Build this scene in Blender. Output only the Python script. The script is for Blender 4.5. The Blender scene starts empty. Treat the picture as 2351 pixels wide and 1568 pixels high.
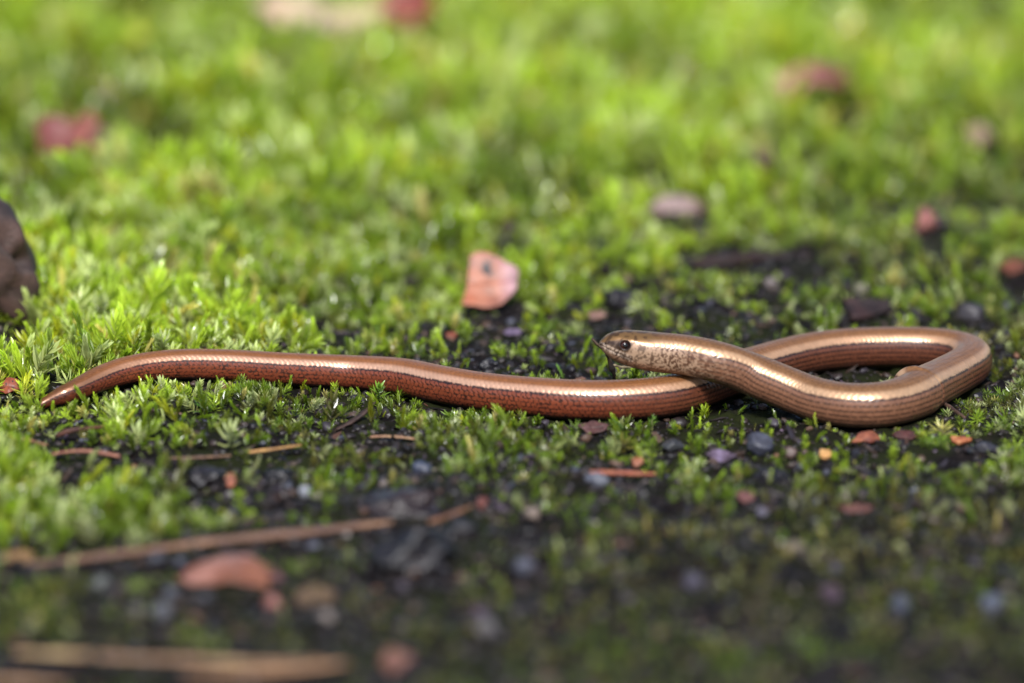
import bpy, bmesh, math, random
import numpy as np
from mathutils import Vector, Matrix, Euler

random.seed(7)
rng = np.random.default_rng(7)
SC = bpy.context.scene
COL = SC.collection

# ------------------------------------------------------------------ camera
LENS, SENSOR = 150.0, 36.0
PITCH = math.radians(15.0)
DIST = 1.42                      # to the point of the ground in the middle of the frame
W2, H2 = 2351.0, 1568.0          # pixel grid used for reading positions off the photograph
FPX = LENS / SENSOR * W2
CY = 0.082                       # where the central ray meets the ground
CAM = np.array([0.0, CY - DIST * math.cos(PITCH), DIST * math.sin(PITCH)])
FWD = np.array([0.0, math.cos(PITCH), -math.sin(PITCH)])
UPV = np.array([0.0, math.sin(PITCH), math.cos(PITCH)])
RGT = np.array([1.0, 0.0, 0.0])

FOCUS = 1.345                    # the worm's head and the near arm of its loop
cam_data = bpy.data.cameras.new('camera')
cam = bpy.data.objects.new('camera', cam_data)
COL.objects.link(cam)
cam.location = CAM
cam.rotation_euler = (math.pi / 2 - PITCH, 0, 0)
cam_data.lens = LENS
cam_data.sensor_width = SENSOR
cam_data.clip_start = 0.05
cam_data.clip_end = 1000
cam_data.dof.use_dof = True
cam_data.dof.focus_distance = FOCUS
cam_data.dof.aperture_fstop = 4.0
cam_data.dof.aperture_blades = 9
SC.camera = cam

# ------------------------------------------------------------------ light
SUN_EL, SUN_AZ = math.radians(48), math.radians(180)      # high and behind the camera
world = bpy.data.worlds.new('World')
SC.world = world
world.use_nodes = True
nt = world.node_tree
nt.nodes.clear()
sky = nt.nodes.new('ShaderNodeTexSky')
sky.sky_type = 'NISHITA'
sky.sun_disc = False
sky.sun_elevation = SUN_EL
sky.sun_rotation = SUN_AZ
sky.air_density = 1.0
sky.dust_density = 1.5
sky.ozone_density = 1.0
bg = nt.nodes.new('ShaderNodeBackground')
bg.inputs['Strength'].default_value = 0.05
wo = nt.nodes.new('ShaderNodeOutputWorld')
nt.links.new(sky.outputs['Color'], bg.inputs['Color'])
nt.links.new(bg.outputs['Background'], wo.inputs['Surface'])

sun_data = bpy.data.lights.new('sun', 'SUN')
sun_data.energy = 1.5
sun_data.angle = math.radians(11)
sun_data.color = (1.0, 0.985, 0.97)
sun = bpy.data.objects.new('sun', sun_data)
COL.objects.link(sun)
sd = Vector((math.sin(SUN_AZ) * math.cos(SUN_EL), math.cos(SUN_AZ) * math.cos(SUN_EL), math.sin(SUN_EL)))
sun.rotation_euler = sd.to_track_quat('Z', 'Y').to_euler()
sun.location = (0, -1, 2)

SC.view_settings.view_transform = 'Standard'
SC.view_settings.look = 'None'
SC.view_settings.exposure = 1.72
SC.view_settings.gamma = 1.0
SC.view_settings.use_curve_mapping = False
SC.render.engine = 'CYCLES'
SC.cycles.use_denoising = True
SC.cycles.max_bounces = 6
SC.cycles.diffuse_bounces = 3
SC.cycles.glossy_bounces = 3
SC.cycles.transmission_bounces = 4
SC.cycles.sample_clamp_indirect = 4

# ------------------------------------------------------------------ helpers
def lin(r, g, b):
    f = lambda c: (c / 255 / 12.92) if c / 255 <= 0.04045 else ((c / 255 + 0.055) / 1.055) ** 2.4
    return np.array([f(r), f(g), f(b)])

def P(px, py, z=0.0):
    """where the sight line of a photo pixel meets the level z"""
    d = FWD + RGT * ((px - W2 / 2) / FPX) - UPV * ((py - H2 / 2) / FPX)
    t = (z - CAM[2]) / d[2]
    return CAM + d * t

def mpp(px, py):
    return np.linalg.norm(P(px, py) - CAM) / FPX

def proj(x, y, z=0.0):
    vx, vy, vz = x - CAM[0], y - CAM[1], z - CAM[2]
    dep = vy * FWD[1] + vz * FWD[2]
    return W2 / 2 + FPX * vx / dep, H2 / 2 - FPX * (vy * UPV[1] + vz * UPV[2]) / dep

def _hash(ix, iy, iz, seed):
    h = (ix.astype(np.int64) * 374761393 + iy.astype(np.int64) * 668265263 + iz.astype(np.int64) * 2147483647 + seed * 1274126177) & 0xFFFFFFFF
    h = ((h ^ (h >> 13)) * 1274126177) & 0xFFFFFFFF
    h = ((h ^ (h >> 16)) * 2246822519) & 0xFFFFFFFF
    return ((h ^ (h >> 15)) & 0xFFFFFF) / float(0xFFFFFF)

def noise2(x, y, scale, seed=0):
    x = np.asarray(x, float) / scale; y = np.asarray(y, float) / scale
    ix, iy = np.floor(x), np.floor(y)
    fx, fy = x - ix, y - iy
    fx = fx * fx * (3 - 2 * fx); fy = fy * fy * (3 - 2 * fy)
    z = np.zeros_like(ix)
    a = _hash(ix, iy, z, seed); b = _hash(ix + 1, iy, z, seed)
    c = _hash(ix, iy + 1, z, seed); d = _hash(ix + 1, iy + 1, z, seed)
    return (a * (1 - fx) + b * fx) * (1 - fy) + (c * (1 - fx) + d * fx) * fy

def noise3(p, scale, seed=0):
    p = np.asarray(p, float) / scale
    i = np.floor(p); f = p - i; f = f * f * (3 - 2 * f)
    out = 0
    for dx in (0, 1):
        for dy in (0, 1):
            for dz in (0, 1):
                w = (f[:, 0] if dx else 1 - f[:, 0]) * (f[:, 1] if dy else 1 - f[:, 1]) * (f[:, 2] if dz else 1 - f[:, 2])
                out = out + w * _hash(i[:, 0] + dx, i[:, 1] + dy, i[:, 2] + dz, seed)
    return out

def fbm2(x, y, scale, seed=0, n=3):
    s, a, t = 0, 1.0, 0
    for k in range(n):
        s = s + a * noise2(x, y, scale / 2 ** k, seed + k * 17); t += a; a *= 0.5
    return s / t

def sstep(a, b, x):
    t = np.clip((x - a) / (b - a), 0, 1)
    return t * t * (3 - 2 * t)

def make_mesh(name, verts, faces, colors=None, smooth=True, mat=None, extra=None):
    me = bpy.data.meshes.new(name)
    verts = np.asarray(verts, np.float32)
    if isinstance(faces, np.ndarray):
        n, k = faces.shape
        me.vertices.add(len(verts)); me.vertices.foreach_set('co', verts.ravel())
        me.loops.add(n * k); me.loops.foreach_set('vertex_index', faces.astype(np.int32).ravel())
        me.polygons.add(n); me.polygons.foreach_set('loop_start', np.arange(0, n * k, k, dtype=np.int32))
        me.update(calc_edges=True)
    else:
        me.from_pydata([tuple(v) for v in verts], [], faces)
        me.update()
    me.polygons.foreach_set('use_smooth', np.full(len(me.polygons), smooth, dtype=bool))
    if colors is not None:
        a = me.attributes.new('col', 'FLOAT_COLOR', 'POINT')
        c = np.ones((len(verts), 4), np.float32); c[:, :3] = colors
        a.data.foreach_set('color', c.ravel())
    for k, v in (extra or {}).items():
        a = me.attributes.new(k, 'FLOAT', 'POINT')
        a.data.foreach_set('value', np.asarray(v, np.float32))
    if mat: me.materials.append(mat)
    return me

def link(name, me, parent=None):
    o = bpy.data.objects.new(name, me)
    COL.objects.link(o)
    if parent is not None: o.parent = parent
    return o

def tag(o, label, cat, group=None):
    o['label'] = label; o['category'] = cat
    if group: o['group'] = group
    return o

# ------------------------------------------------------------------ materials
def new_mat(name):
    m = bpy.data.materials.new(name); m.use_nodes = True
    t = m.node_tree; t.nodes.clear()
    out = t.nodes.new('ShaderNodeOutputMaterial')
    b = t.nodes.new('ShaderNodeBsdfPrincipled')
    t.links.new(b.outputs[0], out.inputs['Surface'])
    return m, t, b, out

# the palettes further down are read off the bright photograph; alb takes them down to base colours
def attr_mat(name, rough=0.6, spec=0.5, bump=0.0, bscale=800.0, var=0.25, coat=0.0, alb=0.5):
    """colour from the mesh's own colour attribute, broken up by fine noise"""
    m, t, b, out = new_mat(name)
    a = t.nodes.new('ShaderNodeAttribute'); a.attribute_name = 'col'
    tc = t.nodes.new('ShaderNodeTexCoord')
    n = t.nodes.new('ShaderNodeTexNoise'); n.inputs['Scale'].default_value = bscale; n.inputs['Detail'].default_value = 4
    t.links.new(tc.outputs['Object'], n.inputs['Vector'])
    mr = t.nodes.new('ShaderNodeMapRange')
    mr.inputs['To Min'].default_value = 1 - var; mr.inputs['To Max'].default_value = 1 + var
    mr.inputs['From Min'].default_value = 0.3; mr.inputs['From Max'].default_value = 0.7
    t.links.new(n.outputs['Fac'], mr.inputs['Value'])
    mx = t.nodes.new('ShaderNodeVectorMath'); mx.operation = 'SCALE'
    sc_ = t.nodes.new('ShaderNodeVectorMath'); sc_.operation = 'SCALE'; sc_.inputs['Scale'].default_value = alb
    t.links.new(a.outputs['Color'], sc_.inputs[0])
    t.links.new(sc_.outputs[0], mx.inputs[0]); t.links.new(mr.outputs[0], mx.inputs['Scale'])
    t.links.new(mx.outputs[0], b.inputs['Base Color'])
    b.inputs['Roughness'].default_value = rough
    b.inputs['Specular IOR Level'].default_value = spec
    b.inputs['Coat Weight'].default_value = coat
    b.inputs['Coat Roughness'].default_value = 0.15
    if bump:
        bp = t.nodes.new('ShaderNodeBump'); bp.inputs['Strength'].default_value = bump
        bp.inputs['Distance'].default_value = 0.0006
        t.links.new(n.outputs['Fac'], bp.inputs['Height']); t.links.new(bp.outputs[0], b.inputs['Normal'])
    return m

M_leaf = attr_mat('dead_leaf', 0.5, 0.5, 0.4, 500, 0.18, alb=0.62)
M_wood = attr_mat('dead_wood', 0.65, 0.4, 0.6, 700, 0.3, alb=0.7)
M_stone = attr_mat('pebble_stone', 0.5, 0.5, 0.4, 900, 0.25, alb=0.42)
M_clod = attr_mat('damp_earth_clod', 0.42, 0.6, 0.8, 900, 0.4, alb=0.26)

def scatter_mat(name, rough, spec, transl=0.0, grad=None):
    m, t, b, out = new_mat(name)
    a = t.nodes.new('ShaderNodeAttribute'); a.attribute_name = 'tint'; a.attribute_type = 'INSTANCER'
    g = t.nodes.new('ShaderNodeAttribute'); g.attribute_name = 'col'
    mx = t.nodes.new('ShaderNodeVectorMath'); mx.operation = 'MULTIPLY'
    t.links.new(a.outputs['Color'], mx.inputs[0]); t.links.new(g.outputs['Color'], mx.inputs[1])
    t.links.new(mx.outputs[0], b.inputs['Base Color'])
    b.inputs['Roughness'].default_value = rough
    b.inputs['Specular IOR Level'].default_value = spec
    if transl:
        b.inputs['Coat Weight'].default_value = 0.65; b.inputs['Coat Roughness'].default_value = 0.2
        tr = t.nodes.new('ShaderNodeBsdfTranslucent')
        t.links.new(mx.outputs[0], tr.inputs['Color'])
        ms = t.nodes.new('ShaderNodeMixShader'); ms.inputs[0].default_value = transl
        t.links.new(b.outputs[0], ms.inputs[1]); t.links.new(tr.outputs[0], ms.inputs[2])
        t.links.new(ms.outputs[0], out.inputs['Surface'])
    return m

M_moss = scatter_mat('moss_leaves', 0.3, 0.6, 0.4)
M_crumb = scatter_mat('soil_crumb', 0.45, 0.4)

def sprig_mat():
    m, t, b, out = new_mat('moss_sprig')
    g = t.nodes.new('ShaderNodeAttribute'); g.attribute_name = 'col'
    oi = t.nodes.new('ShaderNodeObjectInfo')
    mx = t.nodes.new('ShaderNodeVectorMath'); mx.operation = 'MULTIPLY'
    t.links.new(oi.outputs['Color'], mx.inputs[0]); t.links.new(g.outputs['Color'], mx.inputs[1])
    t.links.new(mx.outputs[0], b.inputs['Base Color'])
    b.inputs['Roughness'].default_value = 0.3
    tr = t.nodes.new('ShaderNodeBsdfTranslucent'); t.links.new(mx.outputs[0], tr.inputs['Color'])
    ms = t.nodes.new('ShaderNodeMixShader'); ms.inputs[0].default_value = 0.35
    t.links.new(b.outputs[0], ms.inputs[1]); t.links.new(tr.outputs[0], ms.inputs[2])
    t.links.new(ms.outputs[0], out.inputs['Surface'])
    return m
M_sprig = sprig_mat()

# ------------------------------------------------------------------ the worm's course
MM = 0.001
def cushion(x, y):
    """the low moss bank the tail lies on"""
    return 0.006 * sstep(-0.045, -0.11, x) * sstep(-0.06, 0.03, y)

K = 0.142                        # mm per photo pixel at the worm
# photo pixel of the centre line, half thickness in pixels, lift above the ground in mm
PATH = [(70, 946, 3, 0.2), (100, 926, 11, 0.4), (146, 908, 21.5, 0.8), (220, 875, 28, 1.5), (293, 851, 31.5, 1.5), (403, 837.5, 34, 1), (549, 841, 36, .3),
        (696, 850, 37, 0), (803, 855, 38, 0), (870, 860, 40, 0), (929, 866.5, 41.5, 0), (985, 878, 42, 0), (1039, 888.5, 42, 0),
        (1110, 900, 42, 0), (1185, 908, 42.5, 0), (1263, 915.5, 44, 0), (1332, 919.5, 44.3, 0), (1409, 920, 44.5, 0), (1470, 917, 45, 0),
        (1520, 912, 45.3, 0), (1565, 903, 45.6, 0), (1609, 888, 46, 0), (1658, 869, 46, 0), (1705, 852, 46, 0), (1752, 838, 46, 0),
        (1815, 821, 46, 0), (1875, 809, 46.3, 0), (1957, 800.5, 46.5, 0), (2045, 797.5, 46.5, 0), (2110, 798, 46.5, 0), (2165, 802, 46.5, 0),
        (2205, 809, 46.5, 0), (2229, 821, 46.8, 0), (2226, 837, 47, 0), (2195, 857, 47.5, 0), (2155, 878, 49, 0), (2120, 896, 51, 0),
        (2096, 910, 51, 0), (2070, 920, 50, 0), (2016, 931, 49.5, 0), (1957, 932, 48.5, 0), (1899, 924, 47.5, 0.5), (1840, 906, 46.8, 1.7),
        (1781, 882, 47, 4.2), (1723, 859, 47, 6.8), (1664, 837, 46, 10.3), (1622, 825.5, 44.8, 12), (1580, 816.5, 44, 12.9), (1531, 811.5, 44.3, 13.45),
        (1483, 805.5, 43.8, 14.4), (1446, 799, 41, 15.55), (1409, 792.5, 33.5, 17.6), (1387, 790, 21, 19.7), (1377.5, 791, 7, 21.5)]

def nat_spline(t, y, q):
    n = len(t); h = np.diff(t)
    A = np.zeros((n, n)); r = np.zeros(n); A[0, 0] = A[-1, -1] = 1
    for i in range(1, n - 1):
        A[i, i - 1] = h[i - 1]; A[i, i] = 2 * (h[i - 1] + h[i]); A[i, i + 1] = h[i]
        r[i] = 3 * ((y[i + 1] - y[i]) / h[i] - (y[i] - y[i - 1]) / h[i - 1])
    c = np.linalg.solve(A, r)
    i = np.clip(np.searchsorted(t, q) - 1, 0, n - 2)
    d = q - t[i]
    b = (y[i + 1] - y[i]) / h[i] - h[i] * (2 * c[i] + c[i + 1]) / 3
    return y[i] + b * d + c[i] * d ** 2 + (c[i + 1] - c[i]) / (3 * h[i]) * d ** 3

pts = []; rad = []; keys = []
for (px, py, r, lift) in PATH:
    rr = r * K * MM
    z = rr * 0.90 + lift * MM
    p = P(px, py, z)
    for _ in range(4):
        p = P(px, py, rr * 0.90 + lift * MM + cushion(p[0], p[1]))
    pts.append(p); rad.append(rr)
pts = np.array(pts); rad = np.array(rad)
t = np.concatenate([[0], np.cumsum(np.linalg.norm(np.diff(pts, axis=0), axis=1))])
q = np.linspace(0, t[-1], 6000)
C0 = np.stack([nat_spline(t, pts[:, k], q) for k in range(3)], 1)
# even the course out slightly
def smooth1(a, s, step):
    w = int(3 * s / step); k = np.exp(-0.5 * (np.arange(-w, w + 1) * step / s) ** 2); k /= k.sum()
    ap = np.concatenate([2 * a[0] - a[w:0:-1], a, 2 * a[-1] - a[-2:-w - 2:-1]])
    return np.convolve(ap, k, 'valid')
C0 = np.stack([smooth1(C0[:, k], 0.0022, q[1]) for k in range(3)], 1)
R0 = np.interp(q, t, rad)
R0 = np.maximum(smooth1(R0, 0.0015, q[1]), 0.0002)
L = np.concatenate([[0], np.cumsum(np.linalg.norm(np.diff(C0, axis=0), axis=1))])
LEN = L[-1]
BX, BY = C0[::6, 0], C0[::6, 1]
BZ, BR = C0[::6, 2], R0[::6]

def body_dist(x, y):
    """distance to the course in plan, signed +ve on the side nearer the camera, and the index of the closest point"""
    x = np.asarray(x).ravel(); y = np.asarray(y).ravel()
    d = np.empty(len(x)); idx = np.empty(len(x), int)
    for a in range(0, len(x), 4000):
        s = slice(a, a + 4000)
        dd = (x[s, None] - BX[None]) ** 2 + (y[s, None] - BY[None]) ** 2
        i = dd.argmin(1); idx[s] = i; d[s] = np.sqrt(dd[np.arange(len(i)), i])
    return d, idx

# ------------------------------------------------------------------ layout of the ground cover
GX = np.array([0, 300, 600, 900, 1200, 1500, 1800, 2100, 2351])
GY = np.array([0, 150, 300, 450, 560, 650, 760, 850, 950, 1050, 1150, 1300, 1450, 1568])
DENS = np.array([
    [1, 1, 1, 1, 1, 1, 1, 1, 1],
    [1, 1, 1, 1, .85, 1, 1, 1, 1],
    [.95, 1, 1, 1, 1, 1, .95, .92, .9],
    [.85, .95, 1, 1, 1, .92, .9, .88, .85],
    [.8, .95, .95, .92, .9, .85, .75, .7, .68],
    [1, .95, .88, .82, .72, .65, .6, .6, .58],
    [1, 1, .85, .7, .62, .58, .55, .55, .58],
    [1, .92, .72, .62, .56, .5, .4, .45, .65],
    [.75, .68, .6, .6, .56, .54, .5, .58, .85],
    [.68, .64, .54, .52, .55, .56, .54, .56, .62],
    [.92, .7, .32, .26, .45, .55, .58, .58, .6],
    [.6, .52, .4, .4, .56, .62, .64, .64, .64],
    [.66, .62, .58, .58, .62, .64, .64, .64, .64],
    [.66, .66, .62, .62, .64, .64, .64, .64, .64]])
HGT = np.array([      # mm
    [12, 12, 12, 12, 12, 12, 12, 12, 12],
    [12, 12, 12, 12, 12, 12, 12, 12, 11],
    [11, 13, 13, 13, 12, 12, 11, 10, 9],
    [10, 13, 13, 12, 11, 9, 8, 7, 6],
    [10, 11, 10, 10, 8, 7, 6, 5, 5],
    [13, 11, 9, 8, 7, 6, 5, 5, 5],
    [13, 11, 8, 6, 6, 5, 4.5, 4.5, 5],
    [10, 9, 6, 5, 5, 4, 3, 3.5, 5],
    [7, 7, 6, 6, 6, 5, 4, 4.5, 5],
    [7, 7, 5, 5, 6, 5, 4.5, 4.5, 5],
    [9, 8, 4.5, 3.5, 4, 4, 3.6, 3.6, 3.8],
    [5.5, 4.5, 3.2, 3, 3, 3, 3, 3, 3],
    [3.4, 3.2, 3, 3, 3, 3, 3, 3, 3],
    [3.2, 3, 3, 3, 3, 3, 3, 3, 3]], float)
LIME = np.array([     # 0 dull olive .. 1 fresh yellow green
    [.8, .8, .9, .9, .9, .9, .9, .9, .9],
    [.8, .8, .9, 1, .9, .9, .9, .9, .9],
    [.8, .8, .9, .9, .9, .8, .8, .7, .7],
    [.7, .9, .9, .9, .8, .7, .7, .6, .5],
    [.6, .8, .8, .8, .8, .7, .6, .6, .5],
    [1, 1, .9, .8, .7, .6, .6, .6, .5],
    [1, 1, .9, .7, .6, .6, .5, .5, .5],
    [1, .9, .8, .7, .7, .6, .5, .5, .5],
    [.9, .9, .7, .6, .6, .5, .45, .45, .5],
    [.8, .8, .6, .5, .5, .45, .4, .4, .4],
    [.9, .7, .5, .4, .35, .35, .3, .3, .3],
    [.5, .4, .3, .3, .3, .25, .2, .2, .2],
    [.4, .35, .3, .25, .2, .2, .15, .15, .15],
    [.3, .3, .25, .2, .2, .2, .15, .15, .15]])

def table(T, px, py):
    px = np.clip(px, GX[0], GX[-1]); py = np.clip(py, GY[0], GY[-1])
    i = np.clip(np.searchsorted(GX, px) - 1, 0, len(GX) - 2); j = np.clip(np.searchsorted(GY, py) - 1, 0, len(GY) - 2)
    fx = (px - GX[i]) / (GX[i + 1] - GX[i]); fy = (py - GY[j]) / (GY[j + 1] - GY[j])
    return (T[j, i] * (1 - fx) + T[j, i + 1] * fx) * (1 - fy) + (T[j + 1, i] * (1 - fx) + T[j + 1, i + 1] * fx) * fy

CLEAR = []   # (x, y, half width, reach towards the camera, reach away): low cover round the things that lie on the ground
def clear(px, py, w_px, front=0.03, back=0.006):
    p = P(px, py); CLEAR.append((p[0], p[1], max(w_px / 2, 6) * mpp(px, py), front, back))

def relief(x, y):
    r = 0.006 * (fbm2(x, y, 0.06, 3, 2) - 0.5) + 0.0042 * (fbm2(x, y, 0.016, 5, 2) - 0.5) + 0.0022 * (noise2(x, y, 0.0045, 9) - 0.5) + 0.0010 * (noise2(x, y, 0.002, 11) - 0.5)
    return r + 0.013 * (fbm2(x, y, 0.05, 15, 2) - 0.5) * sstep(0.10, 0.24, y)

def ground_z(x, y):
    x = np.asarray(x, float); y = np.asarray(y, float)
    near = (np.abs(x) < 0.3) & (y > -0.15) & (y < 0.35)
    m = np.ones(x.shape); 
    if near.any():
        d, i = body_dist(x[near], y[near])
        m[near] = sstep(0.003, 0.022, d)
    rel = relief(x, y)
    fine = 0.0026 * (noise2(x, y, 0.0045, 9) - 0.5) + 0.0014 * (noise2(x, y, 0.002, 11) - 0.5)
    return cushion(x, y) + rel * (0.15 + 0.85 * m) + fine * (1 - m) - 0.0008 * (1 - m)

# ------------------------------------------------------------------ the ground sheet
def graded(lo, hi, step, far, k):
    core = np.arange(lo, hi + step / 2, step)
    out = []; s = step; v = hi
    while v < far:
        s *= k; v += s; out.append(v)
    o2 = []; s = step; v = lo
    while v > -far:
        s *= k; v -= s; o2.append(v)
    return np.concatenate([o2[::-1], core, out])
gx = graded(-0.27, 0.27, 0.0013, 120, 1.16)
gy = graded(-0.33, 0.26, 0.0013, 120, 1.12)
X, Y = np.meshgrid(gx, gy)
Z = ground_z(X.ravel(), Y.ravel())
n_x, n_y = len(gx), len(gy)
ii = np.arange(n_x * n_y).reshape(n_y, n_x)
F = np.stack([ii[:-1, :-1], ii[:-1, 1:], ii[1:, 1:], ii[1:, :-1]], -1).reshape(-1, 4)
m, tr, b, out = new_mat('damp_soil')
geo = tr.nodes.new('ShaderNodeNewGeometry')
n1 = tr.nodes.new('ShaderNodeTexNoise'); n1.inputs['Scale'].default_value = 260; n1.inputs['Detail'].default_value = 6
n2 = tr.nodes.new('ShaderNodeTexNoise'); n2.inputs['Scale'].default_value = 45; n2.inputs['Detail'].default_value = 4
tr.links.new(geo.outputs['Position'], n1.inputs['Vector']); tr.links.new(geo.outputs['Position'], n2.inputs['Vector'])
cr = tr.nodes.new('ShaderNodeValToRGB')
cr.color_ramp.elements[0].position = 0.36; cr.color_ramp.elements[0].color = (*lin(12, 10, 11), 1)
cr.color_ramp.elements[1].position = 0.68; cr.color_ramp.elements[1].color = (*lin(34, 27, 26), 1)
e = cr.color_ramp.elements.new(0.52); e.color = (*lin(18, 14, 14), 1)
tr.links.new(n1.outputs['Fac'], cr.inputs['Fac'])
mxx = tr.nodes.new('ShaderNodeMix'); mxx.data_type = 'RGBA'
mr = tr.nodes.new('ShaderNodeMapRange'); mr.inputs['From Min'].default_value = 0.42; mr.inputs['From Max'].default_value = 0.62
tr.links.new(n2.outputs['Fac'], mr.inputs['Value']); tr.links.new(mr.outputs[0], mxx.inputs['Factor'])
tr.links.new(cr.outputs['Color'], mxx.inputs[6]); mxx.inputs[7].default_value = (*lin(30, 34, 13), 1)
tr.links.new(mxx.outputs[2], b.inputs['Base Color'])
b.inputs['Roughness'].default_value = 0.75
b.inputs['Specular IOR Level'].default_value = 0.1
bp = tr.nodes.new('ShaderNodeBump'); bp.inputs['Strength'].default_value = 0.9; bp.inputs['Distance'].default_value = 0.0012
tr.links.new(n1.outputs['Fac'], bp.inputs['Height']); tr.links.new(bp.outputs[0], b.inputs['Normal'])
g = link('ground', make_mesh('ground', np.stack([X.ravel(), Y.ravel(), Z], 1), F, mat=m))
g['kind'] = 'structure'

# ------------------------------------------------------------------ the slow worm
def build_worm():
    root = bpy.data.objects.new('slow_worm', None); COL.objects.link(root)
    root.location = (0, 0, 0); root.empty_display_size = 0.02
    tag(root, 'shiny copper brown slow worm in an open loop, its raised head crossing its body', 'slow worm')
    # ring stations: even along the body, closer together on the head
    HEAD = 0.024
    s1 = np.arange(0, LEN - HEAD, 0.00032)
    s2 = np.arange(LEN - HEAD, LEN - 0.0006, 0.00016)
    s3 = LEN - 0.0006 * (1 - np.linspace(0, 1, 8))
    S = np.concatenate([s1, s2, s3]); NR = len(S); NA = 128
    C = np.stack([np.interp(S, L, C0[:, k]) for k in range(3)], 1)
    R = np.interp(S, L, R0)
    T = np.gradient(C, S, axis=0); T /= np.linalg.norm(T, axis=1)[:, None]
    up = np.array([0, 0, 1.0]) - T * T[:, 2:3]; up /= np.linalg.norm(up, axis=1)[:, None]
    side = np.cross(T, up)
    th = np.linspace(-math.pi, math.pi, NA, endpoint=False)
    TH, SS = np.meshgrid(th, S)
    a = np.abs(TH)                                    # 0 back .. pi belly
    RR = R[:, None] * np.ones_like(TH)
    hd = LEN - SS                                     # metres back from the snout tip
    hpx = hd / (K * MM)
    headw = 1 - sstep(60, 190, hpx)
    # the head: slightly flat on top, boxier, narrowing towards the snout
    ca, sa = np.cos(TH), np.sin(TH)
    wide = 1 - 0.10 * (1 - sstep(10, 80, hpx))
    vert = np.where(ca > 0, 1.0 - 0.02 * headw, 1.0)
    # body is a touch flattened where it lies
    vert = vert * np.where(ca < 0, 0.96, 1.0)
    e = 1 / (np.abs(ca) ** 2.25 + np.abs(sa) ** 2.25) ** (1 / 2.25)
    u_ring = S / LEN
    # scales: rows round the body, staggered along it
    NROW = 26
    rowlen = 0.00165
    v = (TH / (2 * math.pi) + 0.5) * NROW
    row = np.floor(v + 0.5)
    fv = v - row                                       # -0.5 .. 0.5
    uu = SS / rowlen + 0.5 * (row % 2)
    fu = uu - np.floor(uu)                             # 0 tail side .. 1 head side
    icell = np.floor(uu)
    # rounded scale: free edge on the tail side
    edge = fu - 0.42 * (2 * fv) ** 2 - 0.04
    e2 = np.where(edge < 0, edge + 1, edge)
    groove = np.exp(-(edge / 0.11) ** 2)
    bodyw = sstep(95, 175, hpx)
    disp = (0.00012 * (1 - np.clip(e2, 0, 1)) - 0.00009 * groove) * bodyw * np.clip(R[:, None] / 0.006, 0.2, 1)
    hs = _hash(row, icell, row * 0, 5)                 # per-scale variation
    deg_ = np.degrees(a)
    # the skin folds where the body is bent hard
    qx, qy = proj(C[:, 0], C[:, 1], C[:, 2])
    ik = np.argmin(np.hypot(qx - 2114, qy - 901) + 1e3 * (u_ring < 0.4))
    dk = (SS - S[ik]) / 0.001
    kap = (T[min(ik + 12, NR - 1)] - T[ik - 12]).dot(side[ik])
    inner = 0.5 + 0.5 * np.sin(TH) * np.sign(kap)          # 1 on the inside of the bend
    dk = dk + 1.6 * (0.5 - inner) + 0.35 * np.sin(3 * TH)
    outer = 1 - inner
    disp += -0.0015 * np.exp(-((dk - 0.5) / 0.6) ** 2) * sstep(30, 60, deg_) * (0.2 + 0.8 * outer)
    disp += np.where(dk < 0, np.exp(-(dk / 2.6) ** 2), np.exp(-(dk / 0.7) ** 2)) * 0.0024 * inner ** 2
    disp += sstep(0.4, 1.6, dk) * np.exp(-(np.maximum(0, dk - 1.6) / 4.0) ** 2) * 0.00045 * outer * sstep(30, 60, deg_)
    # ------------- head plates, mouth, lip scales (in the head's own terms: pixels back from the snout, degrees from the crown)
    deg = np.degrees(a)
    mouth = 103 + 0.11 * np.clip(hpx, 0, 95) - 10 * np.exp(-(hpx / 8.0) ** 2)
    dm = (deg - mouth) * R[:, None] / (K * MM) * math.pi / 180      # pixels below the mouth line
    mouthw = (1 - sstep(70, 84, hpx))
    disp -= 0.00028 * np.exp(-(dm / 1.5) ** 2) * mouthw
    lipw = mouthw * (np.abs(dm) < 15)
    lipx = hpx / 9.5 + np.where(dm > 0, 0.4, 0)
    lipf = np.abs((lipx - np.floor(lipx)) - 0.5)
    suture = sstep(0.38, 0.48, lipf) * (np.abs(dm) < 11) * mouthw
    disp -= 0.00009 * suture
    disp += 0.00010 * np.exp(-((np.abs(dm) - 5) / 4.5) ** 2) * mouthw
    # brow ridge and socket
    EYE_H, EYE_D = 51.0, 70.0                           # pixels from the snout, degrees from the crown
    ex = (hpx - EYE_H); ey = (deg - EYE_D) * R[:, None] / (K * MM) * math.pi / 180
    er = np.sqrt((ex / 12.5) ** 2 + (ey / 9.5) ** 2)
    disp += 0.00022 * np.exp(-((er - 1.15) / 0.28) ** 2) - 0.0006 * (1 - sstep(0.75, 1.05, er))
    brow = np.exp(-((ey + 14) / 6) ** 2) * np.exp(-(ex / 26) ** 2)
    disp += 0.00025 * brow
    # nostril
    nr = np.sqrt(((hpx - 7.5) / 2.6) ** 2 + ((deg - 72) * R[:, None] / (K * MM) * math.pi / 180 / 2.2) ** 2)
    disp -= 0.0005 * np.exp(-nr ** 2)
    rr = RR * e + disp
    off_s = sa * rr * wide; off_u = ca * rr * vert
    V = C[:, None] + side[:, None] * off_s[..., None] + up[:, None] * off_u[..., None]
    # keep the underside out of the ground only where it lies on it
    # ------------- colours
    f1 = noise3(np.stack([SS.ravel(), (TH * RR).ravel(), 0 * SS.ravel()], 1), 0.00045, 21).reshape(SS.shape)
    f2 = noise3(np.stack([SS.ravel() + 0.35 * np.abs(TH * RR).ravel(), (TH * RR).ravel() * 1.1, 0 * SS.ravel() + 3], 1), 0.00062, 31).reshape(SS.shape)
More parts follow.
